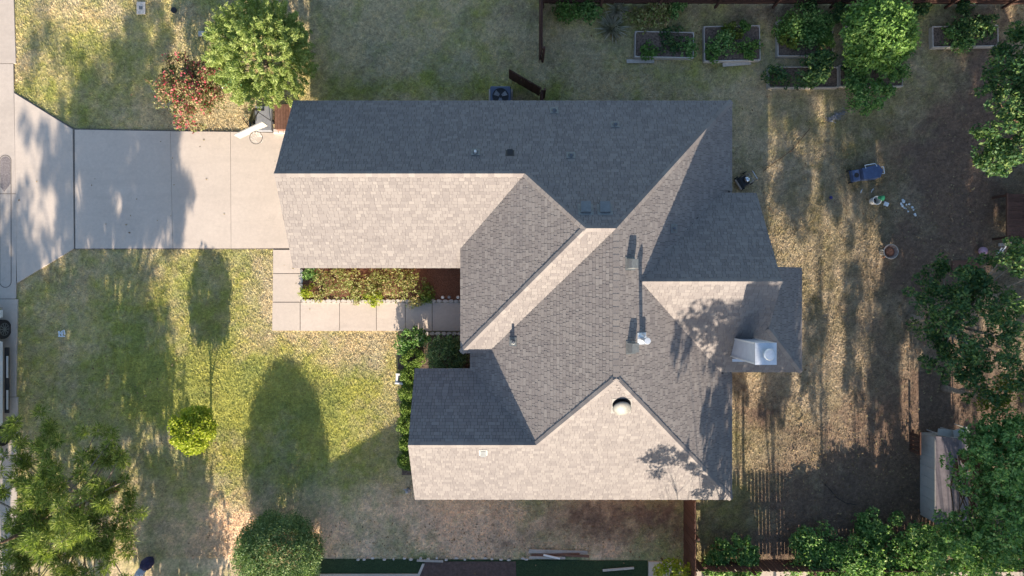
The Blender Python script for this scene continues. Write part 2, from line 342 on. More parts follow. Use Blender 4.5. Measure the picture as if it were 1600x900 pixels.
for (x0,y0,x1,y1) in [(-3.40,-6.5,-3.3,-4.9),(7.93,-6.6,8.0,-5.0),(7.93,4.8,8.0,6.2),(8.78,1.2,8.85,2.6),(-6,6.72,-4.6,6.8),(1,6.72,2.4,6.8),(1,-7.7,2.4,-7.62),(-6,1.04,-4.6,1.13)]:
    m = MB(); m.box(x0,y0,.9,x1,y1,2.1); wf = m.build('window', M['white'], house); m = MB()
    e = .02; m.box(x0-e if x1-x0 < .5 else x0+.08, y0-e if y1-y0 < .5 else y0+.08, .98, x1+e if x1-x0 < .5 else x1-.08, y1+e if y1-y0 < .5 else y1-.08, 2.02); m.build('pane', M['glass'], wf)
roof = MB()
def frame(poly):
    n = Vector((0,0,0))
    for i in range(len(poly)):
        a = poly[i]; b = poly[(i+1)%len(poly)]; n += a.cross(b)
    n.normalize()
    if n.z < 0: n = -n
    v = (Vector((0,0,1))-n*n.z).normalized(); u = v.cross(n).normalized(); return u, v, n
for key, (poly,) in PL.items():
    u, v, n = frame(poly); p = poly if (poly[1]-poly[0]).cross(poly[2]-poly[1]).z > 0 else poly[::-1]
    a = 0
    for i in range(len(p)): q = p[i]; r_ = p[(i+1)%len(p)]; a += q.x*r_.y-r_.x*q.y
    p = list(poly) if a and a > 0 else list(poly)
    ar = sum(poly[i].x*poly[(i+1)%len(poly)].y-poly[(i+1)%len(poly)].x*poly[i].y for i in range(len(poly)))
    if ar < 0: p = list(poly)[::-1]
    k = len(p); lo = [q-Vector((0,0,.16)) for q in p]
    roof.add(p+lo, [tuple(range(k))], 0); roof.add(p+lo, [tuple(range(2*k-1,k-1,-1))]+[(k+i,k+(i+1)%k,(i+1)%k,i) for i in range(k)], 1)
roof_o = roof.build('roof', [plain('roof_underlay', (.055,.052,.055), .95, .2, 10, spec=.1), M['cream']], house)
def clip(poly, ax, val, sgn):
    out = []
    for i in range(len(poly)):
        a = poly[i]; b = poly[(i+1)%len(poly)]; da = (a[ax]-val)*sgn; db = (b[ax]-val)*sgn
        if da >= 0: out.append(a)
        if (da >= 0) != (db >= 0): t = da/(da-db); out.append((a[0]+t*(b[0]-a[0]), a[1]+t*(b[1]-a[1])))
    return out
SH = []     # (height, verts top, verts base)
def hidden(key, c):
    if key == 'E':   # under wing C
        if -3.54 < -c.y < 3.13:
            if -c.y < -.22: zc = 2.98+(5.38-2.98)*((-c.y)+3.54)/3.32
            else: zc = 2.98+(5.38-2.98)*(3.13-(-c.y))/3.35
            return zc > c.z+.06
    return False
for key, (poly,) in PL.items():
    u, v, n = frame(poly); o = poly[0]; uv = [((q-o).dot(u), (q-o).dot(v)) for q in poly]
    v0 = min(b for a, b in uv)-.02; v1 = max(b for a, b in uv); u0 = min(a for a, b in uv)-.015; u1 = max(a for a, b in uv)+.015
    c = 0; vv = v0; gapv = .006 if key in ('AS','S1','S2','CS') else .011; gapu = .003 if key in ('AS','S1','S2','CS') else .007
    while vv < v1:
        row = clip(clip(uv, 1, vv, 1), 1, vv+.127-gapv, -1) if vv > v0+.01 else clip(clip([(a, b-.02 if b < v0+.05 else b) for a, b in uv], 1, vv, 1), 1, vv+.127-gapv, -1)
        if len(row) >= 3:
            uu = u0-random.random()*.3; hi = False
            while uu < u1:
                hi = not hi; wd = random.choice((.12,.16,.20,.24,.30)) if hi else random.choice((.09,.12,.16,.21)); a, b = uu, uu+wd-gapu; uu += wd
                pc = clip(clip(row, 0, a+.002, 1), 0, b-.002, -1)
                if len(pc) < 3: continue
                cen = sum(((o+u*p[0]+v*p[1]) for p in pc), Vector())/len(pc)
                if hidden(key, cen): continue
                th = .015 if hi else .007
                drop = random.uniform(-.012, .004) if hi else 0
                top = [o+u*p[0]+v*(p[1])+n*(th if p[1] < vv+.067 else .004) for p in pc]
                base = [q-n*.03 for q in top]; full = len(pc) == 4 and wd > .2
                SH.append((cen.z+(0 if full else -10), top, base))
        vv += .127
SH.sort(key=lambda s: -s[0])
def sh_faces(mb, top, base):
    k = len(top); x = sum(top[i].x*top[(i+1)%k].y-top[(i+1)%k].x*top[i].y for i in range(k))
    if x < 0: top = top[::-1]; base = base[::-1]
    mb.add(top+base, [tuple(range(k))]+[(k+i,k+(i+1)%k,(i+1)%k,i) for i in range(k)])
for s in SH[:300]:
    m = MB(); sh_faces(m, s[1], s[2]); m.build('shingle', M['shingle'], roof_o)
m = MB()
for s in SH[300:]: sh_faces(m, s[1], s[2])
o = m.build('shingles', M['shingle'], roof_o); o['kind'] = 'stuff'
print('shingles', len(SH))
# ridge and hip caps
def caps(a, b, n1, n2, step=.21):
    d = (b-a); L = d.length; d.normalize(); s1 = d.cross(n1).normalized(); s2 = d.cross(n2).normalized()
    if s1.z > 0: s1 = -s1
    if s2.z > 0: s2 = -s2
    k = max(1, int(L/step)); st_ = L/k
    for i in range(k):
        p = a+d*(i*st_); q = a+d*((i+1)*st_+.02); h0 = .026+random.uniform(0,.006); up = Vector((0,0,1)); w_ = .125+random.uniform(-.006,.006)
        m = MB(); h1 = .036
        m.add([p+up*h1+s1*w_, p+up*(h1+.012), p+up*h1+s2*w_, q+up*h0+s1*w_, q+up*(h0+.012), q+up*h0+s2*w_,
               p+up*0+s1*w_, p+s2*w_, q+s1*w_, q+s2*w_],
              [(0,1,4,3),(1,2,5,4),(0,6,7,2,1),(0,3,8,6),(2,7,9,5)])
        m.build('ridge_cap', M['shingle'], roof_o)
nm = {k: frame(p[0])[2] for k, p in PL.items()}
caps(RA0, RA1, nm['N'], nm['AS']); caps(RA1, T1, nm['N'], nm['W1']); caps(T1, T2, nm['N'], nm['S1']); caps(NE, T2, nm['N'], nm['E'])
caps(T2, T3, nm['W2'], nm['E']); caps(SWc, T1, nm['W1'], nm['S1']); caps(RB1, T3, nm['W2'], nm['S2']); caps(RB0, RB1, nm['BN'], nm['S2'])
caps(SE, T3, nm['S2'], nm['E']); caps(C0, C1, nm['CN'], nm['CS']); caps(D(10.82,3.13,2.98), D(9.14,1.45,4.18), nm['CS'], nm['X'])
# roof fittings
def on(key, px, py):                      # point of a roof plane seen at a pixel
    p = PL[key][0]; n = nm[key]; o = Vector((0,0,H)); d = Vector(((px-800)/F, -(py-450)/F, -1)); t = (p[0]-o).dot(n)/d.dot(n); return o+d*t
def flash(mb, n, r=.15, mi=0):
    pass
def at_plane(mb, p, n):                   # local frame: z = plane normal, y = upslope
    v = (Vector((0,0,1))-n*n.z).normalized(); u = v.cross(n); mb.M = Matrix.Translation(p) @ Matrix((u, v, n)).transposed().to_4x4()
def pipe_vent(key, px, py, h, r, mat, name='vent_pipe', lab=None):
    p = on(key, px, py); m = MB(); at_plane(m, p, nm[key]); m.box(-.16,-.16,.008,.16,.16,.026); m.lathe([(.12,.02),(r+.03,.10),(r+.01,.13)], 14)
    f = m.build('vent_flashing', M['greymetal'] if mat != 'black' else M['lead'], roof_o); m = MB(); m.tube([p, p+Vector((0,0,h))], r, 14, cap=False); m.tube([p+Vector((0,0,h)), p+Vector((0,0,h*.4))], r*.8, 14, cap=True); m.build('vent_pipe', M[mat], roof_o, smooth=False)
pipe_vent('N', 743, 238, .22, .055, 'white'); pipe_vent('N', 892, 243, .16, .05, 'lead'); pipe_vent('N', 961, 195, .16, .05, 'lead'); pipe_vent('N', 866, 173, .16, .05, 'lead')
pipe_vent('E', 1052.5, 357, .16, .05, 'lead'); pipe_vent('W2', 802, 534, .34, .05, 'lead')
def box_vent(key, px, py, wd=.36, ht=.2, mat='greymetal'):
    p = on(key, px, py); m = MB(); at_plane(m, p, nm[key]); m.box(-wd*.75,-wd*.6,.008,wd*.75,wd*.75,.024)
    m.add([(-wd/2,-wd/2,.02),(wd/2,-wd/2,.02),(wd/2,wd/2,.02),(-wd/2,wd/2,.02),(-wd/2,-wd/2,ht),(wd/2,-wd/2,ht),(wd/2,wd/2,ht*.35),(-wd/2,wd/2,ht*.35)],
        [(4,5,6,7),(0,1,5,4),(1,2,6,5),(2,3,7,6),(3,0,4,7)])
    return m.build('box_vent', M[mat], roof_o)
for x in (915,945): box_vent('N', x, 327, .34, .22)
m = box_vent('N', 797, 239, .2, .09, 'black')
box_vent('S2', 755, 707.5, .2, .11)
def side_vent(key, px, py):               # vent on the east slope, its hood aligned with the yard
    p = on(key, px, py); m = MB(); at_plane(m, p, nm[key]); m.box(-.22,-.22,.008,.22,.22,.024); m.box(-.17,-.17,.02,.17,.17,.25,top=.02); m.build('box_vent', M['greymetal'], roof_o)
side_vent('E', 984, 412); side_vent('E', 985, 543)
# furnace flue with its cap
p = on('E', 1002, 529); m = MB(); at_plane(m, p, nm['E']); m.box(-.2,-.2,.008,.2,.2,.026); m.lathe([(.19,.02),(.10,.16),(.09,.2)], 16); m.build('flue_flashing', M['galv'], roof_o)
m = MB(); m.M = Matrix.Translation(p); m.lathe([(.065,0),(.065,.95)], 16); m.lathe([(.10,.93),(.115,.97),(.115,1.04),(.10,1.08)], 16); m.build('flue', M['galv'], roof_o)
# turtle dome vent on the south face
p = on('S2', 971, 634); m = MB(); at_plane(m, p, nm['S2']); m.box(-.34,-.34,.008,.34,.34,.022); m.lathe([(.22,.02),(.22,.11)], 24); m.build('vent_throat', M['black'], roof_o)
m = MB(); at_plane(m, p, nm['S2']); m.lathe([(.30,.12),(.315,.125),(.30,.155),(.24,.19),(.14,.215),(.03,.225)], 28); m.build('dome_vent', plain('weathered_aluminium', (.20,.195,.175), .6, .2, 6, metal=.2), roof_o, smooth=True)
# chimney chase
ch = MB(); ch.box(8.03,-2.50,3.2,8.68,-1.83,5.98); co = ch.build('chimney', plain('pale_grey_siding', (.56,.57,.60), .6, .08, 4), house)
m = MB()
for x, y in ((8.03,-2.50),(8.68,-2.50),(8.03,-1.83),(8.68,-1.83)): m.box(x-.025,y-.025,3.1,x+.025,y+.025,5.975)
m.build('corner_trim', M['white'], co)
m = MB(); m.box(8.0,-2.53,5.98,8.71,-1.80,6.03); m.add([(8.02,-2.51,6.03),(8.69,-2.51,6.03),(8.69,-1.82,6.03),(8.02,-1.82,6.03),(8.27,-2.26,6.05),(8.45,-2.26,6.05),(8.45,-2.06,6.05),(8.27,-2.06,6.05)],[(0,1,5,4),(1,2,6,5),(2,3,7,6),(3,0,4,7),(4,5,6,7)]); m.build('chimney_cap', M['galv'], co)
m = MB(); m.lathe([(.10,6.08),(.10,6.2),(.19,6.21),(.195,6.24),(.17,6.27),(.05,6.285)], 24, c=(8.4,-2.17,0)); m.build('flue_cap', M['galv'], co)
m = MB(); p = Vector((8.0,-2.2,0)); m.bar((7.98,-2.62,3.76),(8.72,-2.62,3.76),.1,.03); m.build('chimney_flashing', M['galv'], co)
# ---------------------------------------------------------------- foliage
def unit(n, r=rng):
    d = r.normal(size=(n, 3)); return d/np.linalg.norm(d, axis=1)[:, None]
def leaves(cen, rad, per, L, Wd, r, up=.35, shell=.55, flat=0., spread=.7):
    """cen (m,3), rad (m,3): clumps; returns quads of leaves spread through every clump"""
    m = len(cen); n = m*per; i = np.repeat(np.arange(m), per); d = unit(n, r)
    rr = shell+(1-shell)*r.random(n)**.6; p = cen[i]+d*rad[i]*rr[:, None]
    nn = d*(1-spread)+unit(n, r)*spread; nn[:, 2] += up; nn /= np.linalg.norm(nn, axis=1)[:, None]
    a = unit(n, r)+d*.5; a -= nn*(a*nn).sum(1)[:, None]; a /= np.linalg.norm(a, axis=1)[:, None]+1e-9; b = np.cross(nn, a)
    s = (.6+.8*r.random(n))[:, None]; l = a*L*s/2; w_ = b*Wd*s/2
    V = np.empty((n, 4, 3)); V[:, 0] = p-l; V[:, 1] = p+w_-l*.1; V[:, 2] = p+l; V[:, 3] = p-w_-l*.1
    return V.reshape(-1, 3)
def clumps(r, c, R_, m, rc, squash=.8, lo=-.35, fill=.55, rag=.25):
    """clump centres through an ellipsoid crown"""
    d = unit(m*3, r); d = d[d[:, 2] > lo][:m]; q = (fill+(1-fill)*r.random(len(d))**.5)[:, None]*(1-rag+rag*2*r.random(len(d)))[:, None]
    cen = np.array(c)+d*np.array(R_)*q; s = rc*(.6+.8*r.random(len(d)))[:, None]; return cen, np.concatenate([s, s, s*squash], 1)
LM = {
 'cedar': leaf_mat('cedar_foliage', [(.16,.20,.05),(.26,.33,.09),(.36,.42,.13),(.45,.49,.21)], .3),
 'lime': leaf_mat('yellow_green_leaves', [(.22,.27,.03),(.38,.42,.04),(.54,.55,.09)], .4),
 'privet': leaf_mat('dense_shrub_leaves', [(.07,.14,.055),(.14,.22,.085),(.24,.33,.13),(.40,.46,.22)], .25),
 'box': leaf_mat('boxwood_leaves', [(.11,.17,.03),(.18,.27,.05),(.30,.38,.08)], .2),
 'pine': leaf_mat('pine_needles', [(.08,.12,.03),(.17,.22,.05),(.30,.35,.08),(.46,.48,.15)], .3),
 'oak': leaf_mat('oak_leaves', [(.06,.14,.04),(.13,.25,.07),(.22,.37,.11),(.40,.50,.18)], .3),
 'elm': leaf_mat('elm_leaves', [(.03,.08,.03),(.055,.12,.045),(.09,.17,.06),(.24,.30,.09)], .3),
 'tomato': leaf_mat('garden_leaves', [(.09,.17,.045),(.15,.27,.06),(.25,.37,.10)], .3),
 'gold': leaf_mat('yellowing_leaves', [(.14,.18,.03),(.24,.27,.05)], .35),
 'rose': leaf_mat('flower_bed_leaves', [(.13,.15,.04),(.26,.28,.08),(.46,.42,.18),(.36,.20,.12),(.30,.36,.09),(.55,.50,.27)], .25),
 'pinkleaf': leaf_mat('crape_myrtle_leaves', [(.07,.12,.04),(.18,.21,.07),(.34,.30,.14),(.40,.22,.15),(.24,.25,.10)], .25),
 'red': leaf_mat('red_blossom', [(.38,.03,.05),(.52,.09,.12),(.46,.16,.17)], .25),
 'dry': leaf_mat('dry_stems', [(.62,.54,.40),(.80,.72,.56),(.50,.43,.30)], .2),
 'whitefl': leaf_mat('white_petals', [(.7,.66,.55),(.6,.5,.42)], .2)}
def trunk_mb(base, h, r0, crown, k, r, lean=(0,0)):
    m = MB(); b = Vector(base); t = b+Vector((lean[0], lean[1], h)); pts = [b+(t-b)*s+Vector((r.normal()*.05*s*(h*.3), r.normal()*.05*s*(h*.3), 0)) for s in (0,.12,.3,.5,.75,1)]
    m.tube(pts, [r0*1.5,r0,r0*.85,r0*.7,r0*.5,r0*.25], 9)
    L = MB()
    for i in range(k):
        a = pts[2+i%3]; c = Vector(crown[r.integers(len(crown))]); mid = a*.5+c*.5+Vector((0,0,-.1*(c-a).length)); L.tube([a, mid*.6+a*.4+Vector((0,0,.05)), mid, c], [r0*.45,r0*.32,r0*.22,r0*.07], 5)
    return m, L
def tree(name, base, label, cat, mat, crowns, m, rc, per, L, Wd, r0=.1, bark='bark', limbs=14, seed=1, group=None, squash=.8, extra=None, trunk=True, up=.35, fill=.55, rag=.25, lo=-.35, top=None, shell=.55):
    """crowns: list of (dx,dy,z,rx,ry,rz) relative to the base"""
    r = np.random.default_rng(seed); t = thing(name, base, label, cat, group); C = []; Rr = []; tot = sum(c[3]*c[4]+c[3]*c[5] for c in crowns)
    for c in crowns:
        a, b = clumps(r, c[:3], c[3:], max(3, int(m*(c[3]*c[4]+c[3]*c[5])/tot)), rc, squash, lo, fill, rag); C.append(a); Rr.append(b)
    C = np.concatenate(C); Rr = np.concatenate(Rr); np_mesh('crown', leaves(C, Rr, per, L, Wd, r, up, shell), 4, mat, t)
    if trunk:
        h = top or max(c[2]+c[5]*.3 for c in crowns); cx = crowns[0][0]; cy = crowns[0][1]
        tm, lm = trunk_mb((0,0,-.05), h, r0, [tuple(q) for q in C], limbs, r, (cx, cy)); tm.build('trunk', M[bark], t, smooth=True)
        if limbs: lm.build('limb', M[bark], t, smooth=True)
    if extra: np_mesh(extra[0], leaves(C[r.integers(0, len(C), extra[2])], np.full((extra[2], 3), rc*1.1), extra[3], extra[4], extra[4]*.8, r, .6, .9), 4, extra[1], t)
    return t
def gp(px, py, z): p = P(px, py, z); return (p.x, p.y, 0)
# front and north-west planting
def cedar():
    r = np.random.default_rng(5); b = gp(405, 82, 2.2); t = thing('cedar_tree', b, 'bushy bright green cedar with feathery sprays beside the driveway', 'tree')
    m = 900; d = unit(m*2, r); d = d[d[:, 2] > -.5][:m]; hh = d[:, 2]
    cen = np.array([0,0,2.0])+d*np.array([1.88,1.95,2.1])*(.5+.5*r.random(len(d)))[:, None]
    V = []
    for k in range(3):                    # outward sprays made of short leaves
        out = d.copy(); out[:, 2] += .25; out /= np.linalg.norm(out, axis=1)[:, None]; c = cen+out*.13*k
        V.append(leaves(c, np.full((len(c), 3), .15-.035*k), 26, .13, .028, r, .3, .1, spread=.8))
    np_mesh('crown', np.concatenate(V), 4, LM['cedar'], t); tm, lm = trunk_mb((0,0,-.05), 3.2, .12, [tuple(q) for q in cen], 26, r); tm.build('trunk', M['bark'], t, smooth=True); lm.build('limb', M['palebark'], t, smooth=True)
cedar()
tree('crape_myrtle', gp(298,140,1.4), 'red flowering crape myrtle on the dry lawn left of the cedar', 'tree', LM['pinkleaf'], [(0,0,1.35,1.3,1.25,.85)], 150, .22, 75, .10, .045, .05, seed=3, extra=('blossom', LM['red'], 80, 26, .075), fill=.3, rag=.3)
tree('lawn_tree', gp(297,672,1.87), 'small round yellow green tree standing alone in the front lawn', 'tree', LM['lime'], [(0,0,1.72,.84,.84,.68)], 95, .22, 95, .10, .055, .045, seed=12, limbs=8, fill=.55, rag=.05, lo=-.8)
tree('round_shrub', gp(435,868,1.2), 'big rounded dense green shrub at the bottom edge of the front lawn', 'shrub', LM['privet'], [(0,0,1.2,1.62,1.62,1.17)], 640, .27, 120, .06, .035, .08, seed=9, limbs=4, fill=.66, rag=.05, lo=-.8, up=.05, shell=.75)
# pine at the lower left
def pine(name, base, label, cl, m, seed, mat=LM['pine'], group=None, needles=120, ln=.15, h=8, rc=.27):
    r = np.random.default_rng(seed); t = thing(name, base, label, 'tree', group); C = []
    for (x,y,z,a,b,c_) in cl:
        cc, _ = clumps(r, (x,y,z), (a,b,c_), max(4, int(m*a*b)), .3, 1, -.4, .35, .35); C.append(cc)
    C = np.concatenate(C); n = len(C)*needles*2; i = np.repeat(np.arange(len(C)), needles*2); off = unit(n, r)*(rc*(.2+.8*r.random(n)))[:, None]; off[:, 2] *= .7
    p = C[i]+off; d = off/np.linalg.norm(off, axis=1)[:, None]+unit(n, r)*.3; d[:, 2] += .35; d /= np.linalg.norm(d, axis=1)[:, None]
    s = np.cross(d, unit(n, r)+np.array([0,0,1.5])*np.sign(r.random(n)-.5)[:, None]*0+np.cross(d, [0,0,1])*0); s /= np.linalg.norm(s, axis=1)[:, None]; V = np.empty((n, 3, 3)); V[:, 0] = p+s*.016; V[:, 1] = p-s*.016; V[:, 2] = p+d*ln*(.6+.6*r.random(n))[:, None]
    np_mesh('crown', V.reshape(-1, 3), 3, mat, t); tm, lm = trunk_mb((0,0,-.1), h, .17, [tuple(q) for q in C], 60, r); tm.build('trunk', M['bark'], t, smooth=True); lm.build('limb', M['palebark'], t, smooth=True)
    return t
pb = Vector((-16.6,-8.3,0))
def pc(px, py, z, rr, rz): q = P(px, py, z); k = (H-z)/F; return (q.x-pb.x, q.y-pb.y, z, rr*k, rr*k, rz)
pine('pine_tree', pb, 'large dark pine with tufted branches over the street corner, lower left', [pc(55,700,4.2,50,.7),pc(165,705,4.0,38,.5),pc(30,790,4.6,60,.8),pc(110,790,5.2,60,.9),pc(165,820,4.2,50,.6),pc(60,870,4.8,70,.8),pc(150,885,4.4,58,.6),pc(100,745,5.0,40,.6),pc(180,770,3.6,30,.4),pc(95,830,6.2,45,.7),pc(20,930,4.4,60,.8)], 18, 31, h=6.4)
# trees south of the frame that shade the lot (same species as in view)
def shade(name, base, label, crowns, seed, mat='oak', m=80, rc=.6, per=60, L=.22, Wd=.12, r0=.16, limbs=20, group='trees beyond the south edge'):
    return tree(name, base, label, 'tree', LM[mat], crowns, m, rc, per, L, Wd, r0, seed=seed, limbs=limbs, group=group, fill=.45, rag=.3)
shade('oak_tree', (-17.2,-17.5,0), 'broad leafy tree south of the view, shading the front lawn', [(0,0,4.9,3.0,2.4,1.9),(2.9,0,4.2,.5,.5,.9)], 41, m=60)
shade('oak_tree', (-16.9,-18.8,0), 'tall open-crowned tree south of the view, dappling the driveway', [(0,0,8.2,3.3,1.0,1.7),(2.7,0,8.0,1.1,.6,1.1),(-2.4,0,9.9,.6,.5,.9),(1.1,0,10.0,.5,.5,.9)], 46, m=60, rc=.36, per=46)
shade('oak_tree', (-18.6,-13.6,0), 'lower leafy tree behind the pine, south of the view', [(0,0,3.2,2.6,2.0,1.7)], 42, m=70)
shade('oak_tree', (-20.9,-19,0), 'leafy tree by the street corner, south of the view', [(0,0,5.4,2.2,2.2,2.6)], 43, m=70)
shade('oak_tree', (-14.2,-16.4,0), 'low spreading tree beside the pine, south of the view', [(0,0,2.3,1.5,1.2,1.3),(-1.4,0,4.3,1.1,1,1.0)], 44, m=50)
shade('oak_tree', (-13.6,-16.0,0), 'small low tree south of the view, nearest the round shrub', [(0,0,1.7,1.3,1.0,1.1)], 45, m=40)
# right-hand group: bare trunks light the strip next to the house, crowns shade the far yard
for i, (x, y, hc, top, rr, w_) in enumerate([(9.3,-19.6,6.6,12.4,1.3,'nearest the house corner'),(11.0,-18,6.5,11.6,1.5,'in line with the house corner'),(13.2,-18.5,6.8,12.6,1.7,'second from the corner fence'),(15.2,-18,6.3,11.8,1.3,'in the middle of the group'),(16.4,-20,7.0,13.2,1.4,'behind the thin middle one'),(17.6,-16,4.6,10,1.3,'in line with the shed'),(19.8,-18,5,11,2.0,'right of the shed'),(22,-15,4,10,2.2,'nearest the right fence'),(21.5,-22,5,13,2.4,'farthest away on the right')]):
    shade('tall_tree', (x,y,0), 'tall bare-trunked tree south of the view, '+w_, [(0,0,(hc+top)/2,rr,rr,(top-hc)/2),(rr*.7,0,hc+1,rr*.5,rr*.5,.6),((-.5,.55)[i%2],0,hc*.76,.5,.3,1.0)], 50+i, 'oak', m=112, rc=.38, per=60, r0=.055)
for i, (x, y, z, rz_, w_) in enumerate([(9.5,-16.2,4.6,1.9,'nearest the house corner'),(11.05,-15.8,4.3,2.2,'second from the house corner'),(14.5,-16.4,4.5,2.3,'third from the house corner'),(15.95,-15.6,4.2,1.8,'nearest the shed')]):  # unseen trees added to streak the back lawn with narrow shade
    shade('streak_shade_tree', (x,y,0), 'slender young tree south of the picket fence, '+w_, [(0,0,z,.4,.35,rz_)], 120+i, 'oak', m=30, rc=.24, per=46, L=.16, Wd=.08, r0=.04, limbs=8, group='slender trees south of the picket fence')
shade('young_tree', (7.7,-13.7,0), 'small open tree whose leafy shadow falls on the lower roof face', [(-1.95,0,6.35,.95,.5,.62),(-1.2,.1,5.9,.45,.4,.3),(-2.3,0,5.8,.35,.3,.25)], 70, m=46, rc=.2, per=24, L=.17, Wd=.07, r0=.03, limbs=12)
shade('young_tree', (8.0,-13.4,0), 'dense narrow tree shading the east roof slope', [(.1,0,5.3,1.1,.7,1.8),(-.5,0,8.3,1.4,.8,1.0),(.7,0,7.6,1.2,.7,1.3)], 71, m=150, rc=.3, per=50, L=.17, Wd=.09, r0=.07, limbs=20)
shade('young_tree', (9.7,-13.2,0), 'slim tree shading the chimney side of the roof', [(.2,0,7.9,1.2,.7,1.6),(.3,0,6.2,.9,.6,.9),(.4,0,9.6,.8,.6,.7)], 72, m=140, rc=.3, per=42, L=.17, Wd=.08, r0=.06, limbs=16)
# right edge of the yard
def big(name, px, py, z, rpx, rz, label, mat, seed, m=150, per=75, extra=(), r0=.13, L=.125, Wd=.065, rc=.27, cat='tree', at=None, **kw):
    b = Vector(gp(px, py, z)) if at is None else Vector((*P(*at)[:2], 0)); q = P(px, py, z); cr = [(q.x-b.x,q.y-b.y,z-rz*.5,S(rpx,z),S(rpx,z),rz)]
    for (x,y,zz,rp,rzz) in extra: q = P(x,y,zz); cr.append((q.x-b.x,q.y-b.y,zz-rzz*.5,S(rp,zz),S(rp,zz),rzz))
    return tree(name, b, label, cat, LM[mat], cr, m, rc, per, L, Wd, r0, seed=seed, **kw)
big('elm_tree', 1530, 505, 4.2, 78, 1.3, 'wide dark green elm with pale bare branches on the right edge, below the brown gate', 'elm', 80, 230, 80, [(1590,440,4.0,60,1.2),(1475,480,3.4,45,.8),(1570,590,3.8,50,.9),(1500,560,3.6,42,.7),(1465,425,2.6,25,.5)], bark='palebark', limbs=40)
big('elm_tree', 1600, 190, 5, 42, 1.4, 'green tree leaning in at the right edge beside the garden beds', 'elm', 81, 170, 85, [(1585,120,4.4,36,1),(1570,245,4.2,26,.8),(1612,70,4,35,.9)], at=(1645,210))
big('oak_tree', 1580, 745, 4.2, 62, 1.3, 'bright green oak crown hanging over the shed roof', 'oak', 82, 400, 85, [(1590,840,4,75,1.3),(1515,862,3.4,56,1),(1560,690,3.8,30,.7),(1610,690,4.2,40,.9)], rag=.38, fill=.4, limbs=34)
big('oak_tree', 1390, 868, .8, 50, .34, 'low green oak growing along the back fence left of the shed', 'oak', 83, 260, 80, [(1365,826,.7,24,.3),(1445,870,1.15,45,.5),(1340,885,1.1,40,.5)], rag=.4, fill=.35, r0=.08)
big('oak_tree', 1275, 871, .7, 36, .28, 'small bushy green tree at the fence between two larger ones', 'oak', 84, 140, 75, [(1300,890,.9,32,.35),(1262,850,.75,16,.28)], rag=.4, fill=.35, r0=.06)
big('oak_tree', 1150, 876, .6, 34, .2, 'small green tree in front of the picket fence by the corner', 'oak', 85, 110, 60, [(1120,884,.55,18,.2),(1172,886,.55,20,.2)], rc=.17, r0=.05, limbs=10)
big('yellow_shrub', 1045, 893, 1.3, 17, .4, 'yellow green shrub growing over the concrete pad', 'lime', 86, 24, 50, [(1072,890,1.2,12,.3)], r0=.03, L=.12, Wd=.06, rc=.2, cat='shrub')
big('elm_tree', 1555, 625, 3.0, 22, .5, 'thin pale elm with a few sunlit leaves above the shed', 'gold', 87, 26, 45, [(1590,600,3,20,.5)], bark='palebark', limbs=16, r0=.12)
# kitchen garden on the north fence
big('fig_tree', 1382, 46, 2.3, 52, 1.0, 'round bright green fig tree among the raised beds', 'tomato', 90, 300, 80, r0=.08, rag=.12, fill=.6)
big('garden_shrub', 1280, 106, 1.2, 26, .6, 'grey green leafy shrub spilling from the lower raised bed', 'elm', 91, 60, 60, [(1262,120,1.0,14,.4),(1290,92,1.1,14,.4)], r0=.03, L=.13, rc=.2, cat='shrub')
big('garden_shrub', 1358, 148, 1.2, 26, .6, 'dark green shrub hanging over the grass under the fig tree', 'oak', 92, 60, 60, [(1340,125,1.0,18,.4),(1385,128,1.0,18,.4)], r0=.03, L=.11, rc=.22, cat='shrub')
def plant(px, py, r_, z, mat, label, seed, name='garden_plant', cat='plant', per=60, L=.11, Wd=.06, group=None):
    b = gp(px, py, z*.7); rr = S(r_, z)*1.38; return tree(name, b, label, cat, LM[mat], [(0,0,z*.55,rr,rr,z*.45)], max(6, int(r_*1.3)), rr*.36+.04, per, L, Wd, .018, seed=seed, limbs=4, group=group, fill=.3, rag=.3)
